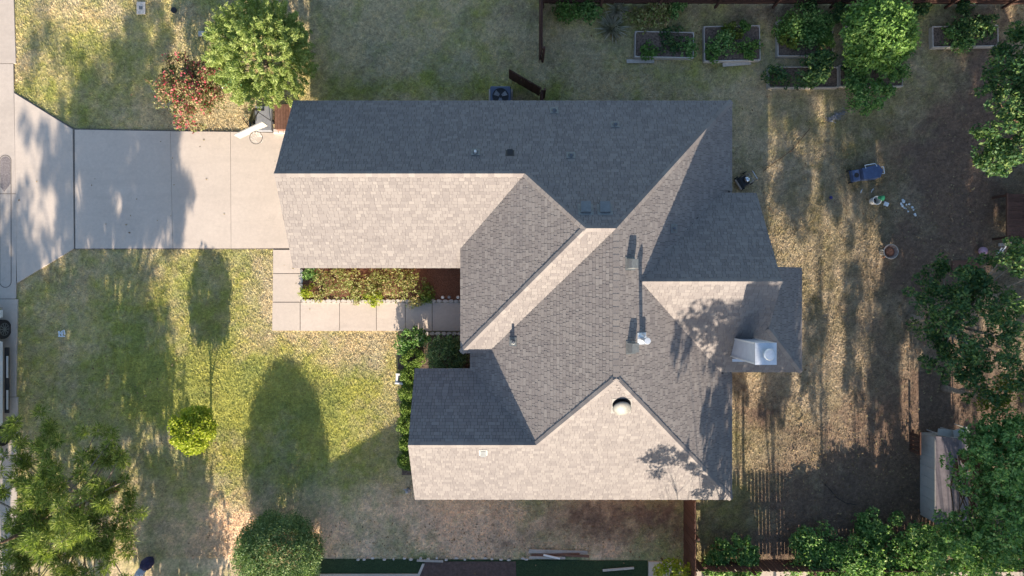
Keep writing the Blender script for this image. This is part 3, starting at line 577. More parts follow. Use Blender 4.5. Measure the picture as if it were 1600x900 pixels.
for i, (a, b, r_, z, mt, lb) in enumerate([
  (1233,40,14,.7,'tomato','broad green plant in the upper left of the third raised bed'),(1231,62,10,.6,'gold','yellow green plant in the lower left of the third raised bed'),
  (1258,38,20,.8,'oak','tall green plant filling the middle of the third raised bed'),(1286,32,14,.7,'oak','green plant at the upper right of the third raised bed'),
  (1290,62,11,.6,'tomato','green plant at the lower right of the third raised bed'),(1265,58,12,.6,'tomato','light green plant at the lower middle of the third raised bed'),
  (1216,118,12,.7,'elm','dark plant at the left end of the lower raised bed'),
  (1130,68,15,.5,'oak','leafy green plant in the left half of the second raised bed'),(1113,84,8,.4,'tomato','small green plant in the lower left corner of the second raised bed'),
  (1172,74,11,.5,'tomato','green plant at the right side of the second raised bed'),(1145,50,10,.4,'gold','yellowing plant at the top of the second raised bed'),(1163,43,6,.4,'tomato','tiny plant on the top board of the second raised bed'),
  (1012,78,9,.35,'tomato','green plant in the left half of the first raised bed'),(1050,65,14,.3,'elm','sparse low plant in the middle of the first raised bed'),(1074,74,10,.3,'oak','low dark plant at the right end of the first raised bed'),
  (1500,52,18,.6,'oak','olive green plant in the left half of the far right bed'),(1522,48,16,.7,'elm','grey green plant in the middle of the far right bed'),(1545,40,13,.7,'elm','tall plant at the right end of the far right bed'),
  (890,14,15,.6,'tomato','bright green weed clump at the left end of the back fence'),(922,14,13,.5,'oak','green weed clump second from the left along the back fence'),(1030,22,16,.4,'rose','dry speckled weeds above the first raised bed'),(1000,30,12,.4,'rose','dry brown weeds left of the first raised bed corner'),(1060,14,9,.4,'oak','green weed clump under the back fence above the first bed'),
  (1315,18,12,.8,'elm','grey green plant between the third bed and the fig tree'),(1268,6,14,.5,'elm','pale plant against the back fence above the third bed'),(1510,12,10,.6,'elm','small pale plant against the back fence above the far right bed'),
  (1440,15,8,.4,'elm','small plant right of the fig tree'),(1337,100,14,.5,'elm','low plant in the bed below the fig tree'),(1395,110,14,.5,'oak','low plant at the right end of the bed below the fig tree')]):
    plant(a, b, r_, z, mt, lb, 200+i, per=55)
def spiky(px, py, z, rpx, n, mat, label, name, seed, wd=.03, flat=.15):
    r = np.random.default_rng(seed); t = gp(px, py, z*.5); L = S(rpx, z); a = r.random(n)*2*math.pi; e = r.random(n)**.7; V = []
    d = np.stack([np.cos(a)*e, np.sin(a)*e, np.full(n, flat+.0)+.9*(1-e)], 1); side = np.stack([-np.sin(a), np.cos(a), np.zeros(n)], 1)*wd
    ln = L*(.6+.5*r.random(n))[:, None]; m_ = d*ln*.6; tip = d*ln; tip[:, 2] *= .45
    V = np.stack([side*1., -side*1., m_-side*.7, tip, m_+side*.7], 1).reshape(-1, 3); o = np_mesh(name, V, 5, LM[mat]); o.location = t; return tag(o, label, 'plant')
spiky(958, 40, .8, 34, 150, 'dry', 'large dry ornamental grass with radiating leaves near the back fence', 'ornamental_grass', 300)
spiky(968, 8, 1.0, 26, 110, 'dry', 'pale dead shrub of thin stems against the back fence', 'dead_shrub', 301)
# ---------------------------------------------------------------- fences
def fence(name, a, b, h, label, mat='fence', gap=.006, wd=.14, rails=(.35,.95,1.5), missing=(), rail_side=1, z0=0., th=.018, post=True):
    a = Vector(a); b = Vector(b); d = b-a; L = d.length; d.normalize(); s = Vector((-d.y, d.x, 0))*rail_side; t = thing(name, a, label, 'fence', rz=math.atan2(d.y, d.x))
    me = MB(); me.add([(0,-th/2,.04),(wd,-th/2,.04),(wd,th/2,.04),(0,th/2,.04),(0,-th/2,h-.04),(wd,-th/2,h-.04),(wd,th/2,h-.04),(0,th/2,h-.04),(.03,-th/2,h),(wd-.03,-th/2,h),(wd-.03,th/2,h),(.03,th/2,h)],
        [(3,2,1,0),(0,1,5,4),(1,2,6,5),(2,3,7,6),(3,0,4,7),(4,5,9,8),(5,6,10,9),(6,7,11,10),(7,4,8,11),(8,9,10,11)])
    me = me.mesh('picket', M[mat]); n = int(L/(wd+gap)); r = random.Random(int(L*100))
    for i in range(n):
        if i in missing: continue
        o = bpy.data.objects.new('picket', me); o.location = (i*(wd+gap)+r.uniform(-.003,.003), r.uniform(-.004,.004), r.uniform(-.02,.02)); o.rotation_euler = (r.uniform(-.012,.012), r.uniform(-.006,.006), 0); link(o, t)
    for z in rails:
        if z < h: m = MB(); q = .035*rail_side; m.box(0, min(q*.4,q*2.6), z, L, max(q*.4,q*2.6), z+.085); m.build('rail', M[mat], t)
    if post:
        for i in range(int(L/2.4)+1): x = min(i*2.4, L-.1); m = MB(); q = rail_side; m.box(x, min(.1*q,.19*q), 0, x+.09, max(.1*q,.19*q), h-.06); m.build('post', M[mat], t)
    return t
yN = P(0,8,0).y
fence('back_fence', (P(846,0).x, yN+.05, 0), (24, yN+.02, 0), 1.75, 'long dark brown picket fence along the top edge behind the garden beds', rail_side=-1)
fence('side_fence', (P(842,96).x, P(842,98).y, 0), (P(843,0).x, yN+4, 0), 1.75, 'thin brown fence running up from the grass to the back fence', rail_side=-1)
# open gate leaf and post by the air conditioner
g0 = P(795,109,1.17); g1 = P(845,138,1.17)
t = fence('garden_gate', (g0.x,g0.y,0), (g1.x,g1.y,0), 1.2, 'dark brown wooden gate standing ajar beside the air conditioner', rails=(.25,.9), rail_side=1, post=False)
t2 = fence('gate_return_fence', (g1.x+.02,g1.y,0), (g1.x+.02,g1.y-.9,0), 1.25, 'short dark fence stub between the gate and the house wall', rails=(.3,.9), rail_side=1)
fence('cross_fence', (7.155,-12.3,0), (7.155,-8.02+.4,0), 1.85, 'reddish brown wooden fence between the lower house wall and the bottom edge', gap=.005, rail_side=-1)
fence('south_fence', (7.3,-11.31,0), (26,-11.35,0), 1.25, 'dark picket fence with sunlit gaps and one missing board along the bottom edge', gap=.022, rails=(.25,.72), missing=(3,15+0,), rail_side=-1, wd=.13)
fence('yard_fence', (21.6,8,0), (21.6,-11,0), 1.8, 'dark fence behind the trees on the right edge', rail_side=1)
m = thing('back_gate', (P(1583,300,1.2).x, P(0,372,1.2).y, 0), 'dark brown board gate panel at the right edge of the yard', 'gate')
for i in range(11):
    b = MB(); b.box(0, i*.165, .9, 1.2, i*.165+.155, .93); b.build('board', M['fence'], m)
for y in (0,1.72): b = MB(); b.box(0,y,0,.09,y+.09,.9); b.build('post', M['fence'], m)
b = MB(); b.box(-.05,-.02,.86,-.01,1.84,.95); b.build('edge_trim', M['deckwood'], m)
# ---------------------------------------------------------------- beds and edging
def raised_bed(x0, y0, x1, y1, z, label, rot=0):
    a = P(x0,y1,z); b = P(x1,y0,z); t = thing('raised_bed', ((a.x+b.x)/2,(a.y+b.y)/2,0), label, 'raised bed', 'raised garden beds', rz=rot); hx = (b.x-a.x)/2; hy = (b.y-a.y)/2; w_ = .036
    for q in ((-hx,-hy,hx,-hy+w_),(-hx,hy-w_,hx,hy),(-hx,-hy+w_,-hx+w_,hy-w_),(hx-w_,-hy+w_,hx,hy-w_)):
        m = MB(); m.box(q[0]+random.uniform(-.01,.01),q[1],-.02,q[2],q[3],z+random.uniform(-.01,.01)); m.build('board', M['greywood'], t)
    for sx in (-1,1):
        for sy in (-1,1): m = MB(); x = sx*(hx-.06); y = sy*(hy-.06); m.box(x-.022,y-.022,0,x+.022,y+.022,z-.04); m.build('corner_post', M['greywood'], t)
    m = MB(); m.box(-hx+w_,-hy+w_,-.02,hx-w_,hy-w_,z-.05); m.build('soil', M['soil'], t)
for q in [(992,49,1084,90,.25,'first raised bed from the left, nearly bare soil with a few weeds',-.02),(1100,40,1188,95,.25,'second raised bed from the left with scattered green plants',.02),
          (1215,31,1302,88,.25,'third raised bed from the left, packed with broad green plants',0),(1201,104,1310,137,.25,'lower raised bed with a grey green shrub, below the third bed',0),
          (1321,40,1408,86,.22,'raised bed hidden under the round fig tree',0),(1312,101,1411,135,.22,'lower raised bed under dark shrubs, right of the grey green shrub',0),(1457,40,1560,73,.25,'far right raised bed standing apart with olive plants',.02)]: raised_bed(*q)
def plank(px, py, L, wd, z, rz, label, mat='greywood', name='plank', cat='plank', group=None):
    m = MB(); m.box(-L/2,-wd/2,0,L/2,wd/2,.04); o = m.build(name, M[mat]); p = P(px,py,z); o.location = p; o.rotation_euler = (0,random.uniform(-.01,.01),rz); return tag(o, label, cat, group)
plank(1000.5,96,S(43),.15,.02,0.0,'pale weathered plank lying on the grass below the first raised bed'); plank(1151,100,S(44),.15,.02,.07,'pale weathered plank lying tilted below the second raised bed')
# flower bed along the path with stone edging
bed = thing('flower_bed', (0,0,0), 'mulched flower bed edged with pale stones between the garage wall and the path', 'flower bed')
m = MB(); a = P(473,470); b = P(760,405); m.box(a.x,a.y,-.05,b.x,b.y,.06); m.build('mulch', M['mulch'], bed)
def stone(x, y, L, wd, parent, seed):
    r = random.Random(seed); m = MB(); h = r.uniform(.09,.14); n = 8; pts = [(x+L/2*math.cos(2*math.pi*(i+.5)/n)*r.uniform(.95,1.2), y+wd/2*math.sin(2*math.pi*(i+.5)/n)*r.uniform(.95,1.2)) for i in range(n)]
    m.prism(pts, -.02, h); return m.build('edging_stone', M['stone'], parent, bevel=.012)
x = P(472,0).x; i = 0
while x < P(722,0).x: L = random.uniform(.17,.27); stone(x+L/2, P(0,470.3).y+random.uniform(-.01,.01), L*.93, .13, bed, i); x += L; i += 1
y = P(0,421).y
while y > P(0,468).y: L = random.uniform(.15,.25); stone(P(472,0).x, y-L/2, .12, L*.93, bed, i); y -= L; i += 1
bed2 = thing('shrub_bed', (0,0,0), 'dark mulched shrub bed with pale edging stones below the end of the path', 'flower bed')
m = MB(); a = P(622,577); b = P(770,518.5); m.box(a.x,a.y,-.05,b.x,b.y,.05); a = P(628,742); b = P(680,577); m.box(a.x,a.y,-.05,b.x,b.y-.0,.046); m.build('mulch', M['soil'], bed2)
x = P(664,0).x
while x < P(722,0).x: L = random.uniform(.2,.3); stone(x+L/2, P(0,521).y, L*.93, .14, bed2, i); x += L; i += 1
BX = [(644.5,561.5,15,.75),(640,588,12,.65),(638,614,12,.62),(637,640,11,.6),(636,663,13,.66),(637,694,11,.58),(636,720,12,.6)]
nmz = ['largest boxwood ball, first below the path','second boxwood ball from the path, beside the white lamp','third boxwood ball down the row','fourth boxwood ball, middle of the row','fifth boxwood ball down the row, next to the upper gable wall','sixth boxwood ball, second from the bottom','last boxwood ball at the bottom of the row']
for j, (a, b, r_, z) in enumerate(BX):
    rr = S(r_, z); tree('boxwood', gp(a, b, z*.6), 'clipped round '+nmz[j], 'shrub', LM['box'], [(0,0,z*.55,rr*1.1,rr*1.1,z*.5)], 90, .11, 60, .045, .03, .02, seed=400+j, limbs=0, group='boxwood balls along the front wall', fill=.8, rag=.06, lo=-.8)
big('dark_shrub', 698, 556, 1.1, 30, .5, 'large dark shaded shrub in the corner between the path and the house', 'privet', 430, 120, 60, r0=.03, L=.07, Wd=.04, rc=.18, cat='shrub', rag=.1)
big('rose_bush', 648, 525, .8, 15, .35, 'leafy rose bush with white blooms at the corner of the path', 'oak', 431, 50, 45, [(630,540,.7,10,.3),(628,528,.7,9,.3),(634,555,.6,7,.25)], r0=.02, L=.08, Wd=.05, rc=.13, cat='shrub', extra_=None) if False else None
tree('rose_bush', gp(645,527,.7), 'leafy rose bush with pale blooms at the corner of the path', 'shrub', LM['oak'], [(0,0,.55,.42,.36,.4),(-.42,-.2,.45,.3,.34,.32),(-.36,-.6,.4,.2,.3,.25),(.3,0,.45,.35,.25,.3)], 70, .13, 45, .075, .05, .02, seed=431, limbs=6, extra=('bloom', LM['whitefl'], 12, 7, .06))
# planting in the flower bed
fl = [(482,428,10,.5,'oak'),(480,458,8,.4,'lime'),(510,440,15,.55,'rose'),(535,452,14,.5,'rose'),(548,435,15,.6,'rose'),(522,425,10,.5,'rose'),(570,448,12,.5,'rose'),(590,440,16,.6,'rose'),(584,466,10,.4,'lime'),(618,450,16,.6,'rose'),(640,440,13,.6,'rose'),(646,462,11,.45,'rose'),(600,425,12,.6,'rose'),(630,425,12,.6,'rose'),(665,461,10,.4,'box'),(560,462,8,.35,'rose'),(497,462,8,.35,'rose')]
for j, (a, b, r_, z, mt) in enumerate(fl):
    lb = {'rose':'reddish and yellow green leggy plant in the flower bed, among its tangle of alike plants','oak':'dark green shrub in the upper left corner of the flower bed','lime':'bright green low clump on the stone edge of the flower bed','box':'small neat round green shrub at the right end of the flower bed planting'}[mt]
    if mt == 'rose': lb = ['','','leggy yellow green plant near the left end of the flower bed','tangled pale plant right of the dark green corner','reddish plant against the garage wall, left half of the bed','low brown tipped plant under the eave at the left','wide straggly plant left of the lime clump','tall leggy plant above the lime clump in the bed centre','','bushy reddish plant right of the lime clump','leafy plant before the shaded end of the bed','low plant on the stones left of the round green shrub','upright plant against the wall in the bed centre','upright plant against the wall, right of centre','','low straggly plant on the stones left of the lime clump','low plant by the stones near the lower left corner'][j]
    if mt == 'lime': lb = ['bright green clump at the lower left corner stones of the flower bed','bright lime clump on the edging stones in the middle of the flower bed'][j > 5]
    plant(a, b, r_, z, mt, lb, 440+j, name='bed_plant', per=26 if mt == 'rose' else 45, L=.11, Wd=.035, group='leggy plants in the flower bed' if mt == 'rose' else None)
for j, (a, b) in enumerate([(692,464.5),(702,464),(716,464.5)]):
    m = MB(); m.lathe([(.015,0),(.015,.22),(.06,.23),(.07,.26),(.045,.30)], 12); o = m.build('path_light', M['white' if j != 1 else 'greyplastic']); o.location = P(a,b,.25)-Vector((0,0,.2)); tag(o, ['left white path light by the stones at the shaded end of the flower bed','grey path light between the two white ones','white path light right beside the roof edge'][j], 'path light')
# ---------------------------------------------------------------- things in the yard
# portable basketball hoop
hb = P(412,185,.1); t = thing('basketball_hoop', (hb.x,hb.y,0), 'portable basketball hoop with grey base and white backboard at the driveway edge', 'basketball hoop')
m = MB(); m.box(-.36,-.55,0,.36,.55,.14,top=.03); m.build('base', M['greyplastic'], t, bevel=.02)
bc = P(390,202,3.35)-Vector((hb.x,hb.y,0)); rc_ = P(400,215,3.05)-Vector((hb.x,hb.y,0)); dr = Vector((rc_.x-bc.x, rc_.y-bc.y, 0)); nd = Vector((.42,-.91,0)).normalized(); wd_ = Vector((.91,.42,0))
m = MB(); m.tube([(0,.35,.12),(0,.1,1.2),(bc.x*.4,bc.y*.5,2.3),(bc.x-.25*nd.x,bc.y-.25*nd.y,3.0)], .045, 8); m.build('pole', M['black'], t, smooth=True)
m = MB(); m.tube([(-.3,-.1,.14),(0,.1,1.1)], .016, 6); m.tube([(.3,-.1,.14),(0,.1,1.1)], .016, 6); m.tube([(0,.1,1.2),(bc.x,bc.y,3.3)], .02, 6); m.tube([(.1,.2,.8),(bc.x-.2*wd_.x,bc.y,3.1)], .02, 6); m.build('strut', M['black'], t)
m = MB(); e = Vector((bc.x,bc.y,0)); a_ = wd_*.57
m.add([tuple(e+a_*s+nd*q+Vector((0,0,z))) for s, q, z in ((-1,-.02,2.95),(1,-.02,2.95),(1,.02,2.95),(-1,.02,2.95),(-1,-.02,3.5),(1,-.02,3.5),(1,.02,3.5),(-1,.02,3.5))],[(3,2,1,0),(4,5,6,7),(0,1,5,4),(1,2,6,5),(2,3,7,6),(3,0,4,7)]); m.build('backboard', plain('faded_board', (.40,.375,.33), .5, .08, 5), t)
m = MB(); c = Vector((rc_.x,rc_.y,3.05)); m.tube([c+Vector((.235*math.cos(k*math.pi/14), .235*math.sin(k*math.pi/14), 0)) for k in range(29)], .011, 6, cap=False); m.build('rim', M['black'], t)
m = MB(); m.bar(tuple(e+nd*.03+Vector((0,0,3.05))), tuple(c-nd*.22), .12, .03); m.build('rim_bracket', M['greyplastic'], t)
n_ = MB()
for k in range(12):
    a0 = 2*math.pi*k/12
    n_.tube([c+Vector((.23*math.cos(a0),.23*math.sin(a0),0)), c+Vector((.17*math.cos(a0+.3),.17*math.sin(a0+.3),-.2)), c+Vector((.13*math.cos(a0),.13*math.sin(a0),-.4))], .004, 4); n_.tube([c+Vector((.23*math.cos(a0),.23*math.sin(a0),0)), c+Vector((.17*math.cos(a0-.3),.17*math.sin(a0-.3),-.2)), c+Vector((.13*math.cos(a0),.13*math.sin(a0),-.4))], .004, 4)
n_.build('net', M['white'], t)
for sx in (-.4,.4): m = MB(); m.tube([(sx-.03,-.15,.1),(sx+.03,-.15,.1)], .09, 12); m.build('wheel', M['rubber'], t)
# folded cart beside it
q = P(384,188,.3); t = thing('hand_truck', (q.x,q.y,0), 'small black and silver hand truck lying by the hoop base', 'hand truck', rz=R(-50))
for s in (-.07,.07): m = MB(); m.tube([(-.32,s,.06),(.32,s,.22)], .018, 6); m.build('frame_tube', M['chrome' if s > 0 else 'black'], t)
for xx in (-.2,0,.2): m = MB(); m.tube([(xx,-.07,.12),(xx,.07,.12)], .014, 6); m.build('cross_bar', M['black'], t)
m = MB(); m.box(.3,-.12,.02,.34,.12,.24); m.build('toe_plate', M['black'], t)
# wooden storage box with plank lid
a = P(429,202,.55); b = P(460,163,.55); t = thing('storage_box', ((a.x+b.x)/2,(a.y+b.y)/2,0), 'brown wooden storage box with a plank lid between the hoop and the garage', 'box'); hx = (b.x-a.x)/2; hy = (b.y-a.y)/2
m = MB(); m.box(-hx+.02,-hy+.02,0,hx-.02,hy-.02,.52); m.build('carcass', M['deckwood'], t)
for k in range(7): m = MB(); w_ = 2*hx/7; m.box(-hx+k*w_+.004,-hy,.525,-hx+(k+1)*w_-.004,hy,.55+random.uniform(0,.006)); m.build('plank', M['deckwood'], t)
for k in range(4):
    m = MB(); m.box(-.1,-.09,0,.1,.09,.14); o = m.build('brick_block', plain('pale_block', (.58,.50,.44), .9, .2, 14) if k == 0 else bpy.data.materials['pale_block'], bevel=.01); q = P(432+k*8,205.2,.1); o.location = (q.x,q.y,.05); tag(o, ['leftmost pale block below the wooden storage box','second pale block from the left below the storage box','third pale block below the storage box','pale block nearest the garage wall, below the storage box'][k], 'block')
# bins by the crape myrtle
q = P(356,116,1.0); t = thing('garbage_bin', (q.x,q.y,0), 'green garbage bin with a round pale lid half under the cedar', 'bin', rz=.5)
m = MB(); m.box(-.24,-.26,.05,.24,.26,.92,top=-.05); m.build('bin_body', M['palegreen'], t, bevel=.02); m = MB(); m.box(-.31,-.36,.92,.31,.34,.99,top=.03); m.lathe([(.13,.985),(.12,1.01)], 16, c=(.06,0.02,0)); m.build('lid', M['palegreen'], t, bevel=.02)
m = MB(); m.lathe([(.09,1.011),(.085,1.03)], 12, c=(.08,.05,0)); m.build('lid_sticker', M['white'], t)
for s in (-.24,.2): m = MB(); m.tube([(s,.28,.11),(s+.05,.28,.11)], .11, 12); m.build('wheel', M['rubber'], t)
for (a, b, rz, s, lb) in [(351,134,.3,1.,'black crumpled garbage bag in front of the green bin'),(342,120,1.,.85,'black bag squeezed between the crape myrtle and the green bin')]:
    r = random.Random(int(a)); m = MB(); n = 14
    for k in range(1): m.lathe([(.16*s,0),(.26*s,.08),(.29*s,.22),(.22*s,.36),(.08*s,.46),(.05*s,.5),(.09*s,.56)], 16)
    m.v = [(x*(1+r.uniform(-.16,.16)), y*(1+r.uniform(-.16,.16)), z*(1+r.uniform(-.1,.1))) for x, y, z in m.v]; o = m.build('garbage_bag', plain('shiny_black_bag', (.02,.02,.024), .18, .3, 9, spec=.8)); q = P(a,b,.3); o.location = (q.x,q.y,0); tag(o, lb, 'garbage bag')
# utility covers in the upper lawn
m = MB(); m.box(-.18,-.26,0,.18,.26,.05); t = m.build('meter_cover', M['stone'], bevel=.01); t.location = (*P(221,13)[:2], 0); tag(t, 'small pale concrete meter cover with a square hatch in the upper lawn', 'utility cover')
m = MB(); m.box(-.07,-.07,.05,.07,.07,.058); m.build('hatch', M['greymetal'], t)
m = MB(); m.lathe([(.12,0),(.12,.05),(.1,.06)], 14); t = m.build('valve_cover', M['black']); t.location = (*P(272,16)[:2], 0); tag(t, 'small round black valve cover at the edge of the cedar shadow', 'utility cover')
m = MB(); m.box(-.19,-.12,0,.19,.12,.06,top=.02); t = m.build('stepping_stone', M['stone'], bevel=.01); t.location = (*P(317,53)[:2], 0); tag(t, 'pale stepping stone tucked under the left side of the cedar', 'stone')
# air conditioner
q = P(782,150,.8); t = thing('air_conditioner', (q.x,q.y,0), 'blue grey air conditioner with a round fan grille beside the upper wall', 'air conditioner')
m = MB(); m.box(-.42,-.42,.05,.42,.42,.78); m.build('cabinet', M['bluegrey'], t, bevel=.05); m = MB(); m.box(-.5,-.5,0,.5,.5,.06); m.build('pad', M['concrete'], t)
m = MB(); m.lathe([(.33,.781),(.33,.80),(.30,.80),(.30,.785)], 28); m.build('shroud', M['black'], t)
m = MB(); m.lathe([(.30,.782),(.29,.786)], 28); m.build('fan_well', M['black'], t)
for k in range(3):
    m = MB(); a = 2*math.pi*k/3+.5; m.M = Matrix.Rotation(a, 4, 'Z'); m.add([(.06,-.05,.80),(.27,-.11,.83),(.27,.10,.79),(.06,.05,.79)],[(0,1,2,3)]); m.add([(.06,-.05,.795),(.27,-.11,.825),(.27,.10,.785),(.06,.05,.785)],[(3,2,1,0)]); m.build('fan_blade', M['greyplastic'], t)
m = MB(); m.lathe([(.07,.79),(.06,.84)], 12); m.build('fan_hub', M['black'], t); m = MB()
for k in range(5): rr = .08+.055*k; m.tube([(rr*math.cos(a*math.pi/12), rr*math.sin(a*math.pi/12), .845) for a in range(25)], .003, 4, cap=False)
m.build('guard_wire', M['black'], t)
# path-side lamp and gnome
q = P(624,592,.3); t = thing('utility_pedestal', (q.x,q.y,0), 'small white lidded utility box with a dark slot beside the boxwood row', 'utility box', rz=-.1)
m = MB(); m.box(-.15,-.19,0,.15,.19,.34); m.build('box_body', M['white'], t, bevel=.02); m = MB(); m.box(-.05,-.12,.34,.14,.12,.355); m.build('slot', M['black'], t)
for s in (-1,1): m = MB(); m.box(-.16,s*.19-.03,.34,.17,s*.19+.03,.37); m.build('rim_bar', M['white'], t)
q = P(636,768,.3); m = MB(); m.lathe([(.09,0),(.07,.14),(.10,.18),(.05,.24),(.07,.30),(.065,.36),(.02,.4)], 12); m.tube([(0,0,.2),(.13,.05,.26)], .03, 6); m.tube([(0,0,.2),(-.13,.08,.28)], .03, 6); o = m.build('garden_figurine', plain('grey_cast_stone', (.34,.34,.36), .9, .2, 12), smooth=True); o.location = (q.x,q.y,0); tag(o, 'small grey stone figurine at the lower corner of the front wall', 'figurine')
# lawn debris and bundle
r = random.Random(3); m = MB()
for k in range(9): a = r.uniform(0,6.28); m.bar((r.uniform(-.15,.15),r.uniform(-.15,.15),.03),(r.uniform(-.2,.2),r.uniform(-.2,.2),.06),.05,.02)
o = m.build('crumpled_wrapper', M['palewhite']); o.location = P(98,521); tag(o, 'small crumpled white and black wrapper on the shaded front lawn', 'litter')
q = P(222,888,.5); t = thing('gear_bundle', (q.x,q.y,0), 'navy cloth bundle with a pale grey end at the foot of the pine, bottom edge', 'bag', rz=R(55))
m = MB(); m.lathe([(.10,0),(.2,.08),(.24,.25),(.2,.42),(.08,.5)], 14); m.v = [(x*1.25+.12+r.uniform(-.03,.03), y*(1+r.uniform(-.12,.12)), z) for x, y, z in m.v]; m.build('bag_body', M['navy'], t, smooth=False)
m = MB(); m.tube([(-.1,0,.3),(-.3,0,.32),(-.52,0,.3)], [.15,.17,.15], 14); m.build('bag_end', M['greybag'], t, smooth=True)
# lawn mower
q = P(1168,280,.4); t = thing('lawn_mower', (q.x,q.y,0), 'black lawn mower with pale bag edge and silver handle beside the house wall', 'lawn mower', rz=R(32))
m = MB(); m.box(-.30,-.25,.08,.12,.25,.26,top=.05); m.build('deck', M['black'], t, bevel=.03)
m = MB(); m.box(-.42,-.24,.12,-.35,.24,.30); m.build('bag_edge', M['greywood'], t, bevel=.02)
m = MB(); m.box(-.36,-.24,.1,-.28,.24,.33); m.build('bag', M['rubber'], t)
m = MB(); m.lathe([(.11,.26),(.12,.34),(.09,.40)], 14, c=(0,0,0)); m.build('engine', M['chrome'], t, smooth=True)
m = MB()
for s in (-.2,.2): m.tube([(-.12,s,.24),(.05,s,.42),(.26,s,.62)], .02, 6)
m.tube([(.26,-.2,.62),(.26,.2,.62)], .02, 6); m.tube([(.12,-.2,.49),(.12,.2,.49)], .018, 6); m.build('handle', M['chrome'], t)
for x in (-.26,.16):
    for s in (-.28,.26): m = MB(); m.tube([(x,s,.09),(x,s+.04,.09)], .09, 12); m.build('wheel', M['rubber'], t)
# wheelie bin lying on its back
q = P(1354,271,.35); t = thing('wheelie_bin', (q.x,q.y,0), 'dark blue wheelie bin lying on the shaded back lawn', 'bin', rz=R(10))
m = MB(); m.add([(-.22,-.24,.04),(.42,-.3,.02),(.42,.3,.02),(-.22,.24,.04),(-.22,-.24,.5),(.42,-.27,.58),(.60,0,.56),(.42,.27,.58),(-.22,.24,.5),(.60,0,.1)],[(0,3,2,9,1),(4,5,6,7,8),(0,1,5,4),(1,9,6,5),(9,2,7,6),(2,3,8,7),(3,0,4,8)]); m.build('bin_body', M['blueplastic'], t, bevel=.02)
m = MB(); m.box(-.60,-.25,.12,-.25,.25,.36,top=.03); m.build('lid', M['blueplastic'], t, bevel=.02)
m = MB(); m.lathe([(.1,.36),(.1,.365)], 14, c=(-.42,0,0)); m.build('lid_recess', M['black'], t)
m = MB(); m.tube([(-.1,.2,.56),(-.1,.33,.5),(.34,.33,.5),(.34,.2,.6)], .018, 6); m.build('side_handle', M['palewhite'], t)
m = MB(); m.tube([(.5,-.14,.6),(.62,-.14,.55),(.62,.14,.55),(.5,.14,.6)], .016, 6); m.build('lift_bar', M['palewhite'], t)
for s in (-.27,.23): m = MB(); m.tube([(-.58,s,.1),(-.58,s+.05,.1)], .1, 12); m.build('wheel', M['rubber'], t)
# bucket with green pot, cup, litter
q = P(1370,313,.35); t = thing('bucket', (q.x,q.y,0), 'white bucket standing open on the back lawn', 'bucket')
m = MB(); m.lathe([(.14,0),(.165,.36),(.18,.37),(.18,.39),(.155,.39),(.13,.03)], 24); m.build('bucket_body', M['white'], t, smooth=False); m = MB(); m.lathe([(.135,.04),(.13,.05)], 20); m.build('bucket_bottom', M['black'], t)
m = MB(); m.tube([(.18*math.cos(a*math.pi/10), .18*math.sin(a*math.pi/10)*.6-.12, .38-.2*math.sin(a*math.pi/10)) for a in range(11)], .006, 5); m.build('bail', M['chrome'], t)
m = MB(); m.lathe([(.06,0),(.10,.2),(.11,.21),(.095,.21)], 16); o = m.build('plant_pot', M['greenplastic']); q = P(1375,306,.42); o.location = (q.x-.02,q.y-.05,.36); o.rotation_euler = (.3,.4,0); tag(o, 'green plastic pot stuck in the top of the white bucket', 'pot')
m = MB(); m.box(-.12,-.09,0,.1,.09,.03,top=.02); o = m.build('white_tray', M['palewhite'], bevel=.01); o.location = P(1385,319,.02); o.rotation_euler = (0,0,-.35); tag(o, 'small white tray on the grass just right of the bucket', 'tray')
for (a, b, lb) in [(1346,299,'small curled white scrap nearest the blue bin'),(1363,298,'longer white scrap just above the bucket')]:
    m = MB(); m.tube([(-.09,0,.02),(0,.03,.04),(.09,.01,.02)], [.015,.025,.012], 6); o = m.build('paper_scrap', M['palewhite']); o.location = P(a,b); o.rotation_euler = (0,0,r.uniform(-.6,1.2)); tag(o, lb, 'litter')
m = MB(); m.lathe([(.05,0),(.07,.09),(.06,.1)], 12); o = m.build('small_ball', plain('deep_blue_plastic', (.03,.03,.14), .4, .2, 8)); o.location = P(1297,309); tag(o, 'tiny dark blue cup alone on the back lawn', 'cup')
for k in range(16):
    m = MB(); s = r.uniform(.03,.065); m.lathe([(s*.6,0),(s,s*.4),(s*.5,s*.9)], 7); m.v = [(x*r.uniform(.7,1.3), y*r.uniform(.6,1.3), z) for x, y, z in m.v]; u_ = k/15
    o = m.build('white_pebble', M['palewhite']); o.location = P(1406+u_*24+r.uniform(-6,6), 313+u_*20+r.uniform(-7,5)); tag(o, 'one of the white crumpled lumps scattered right of the bucket', 'litter', 'white lumps scattered on the back lawn')
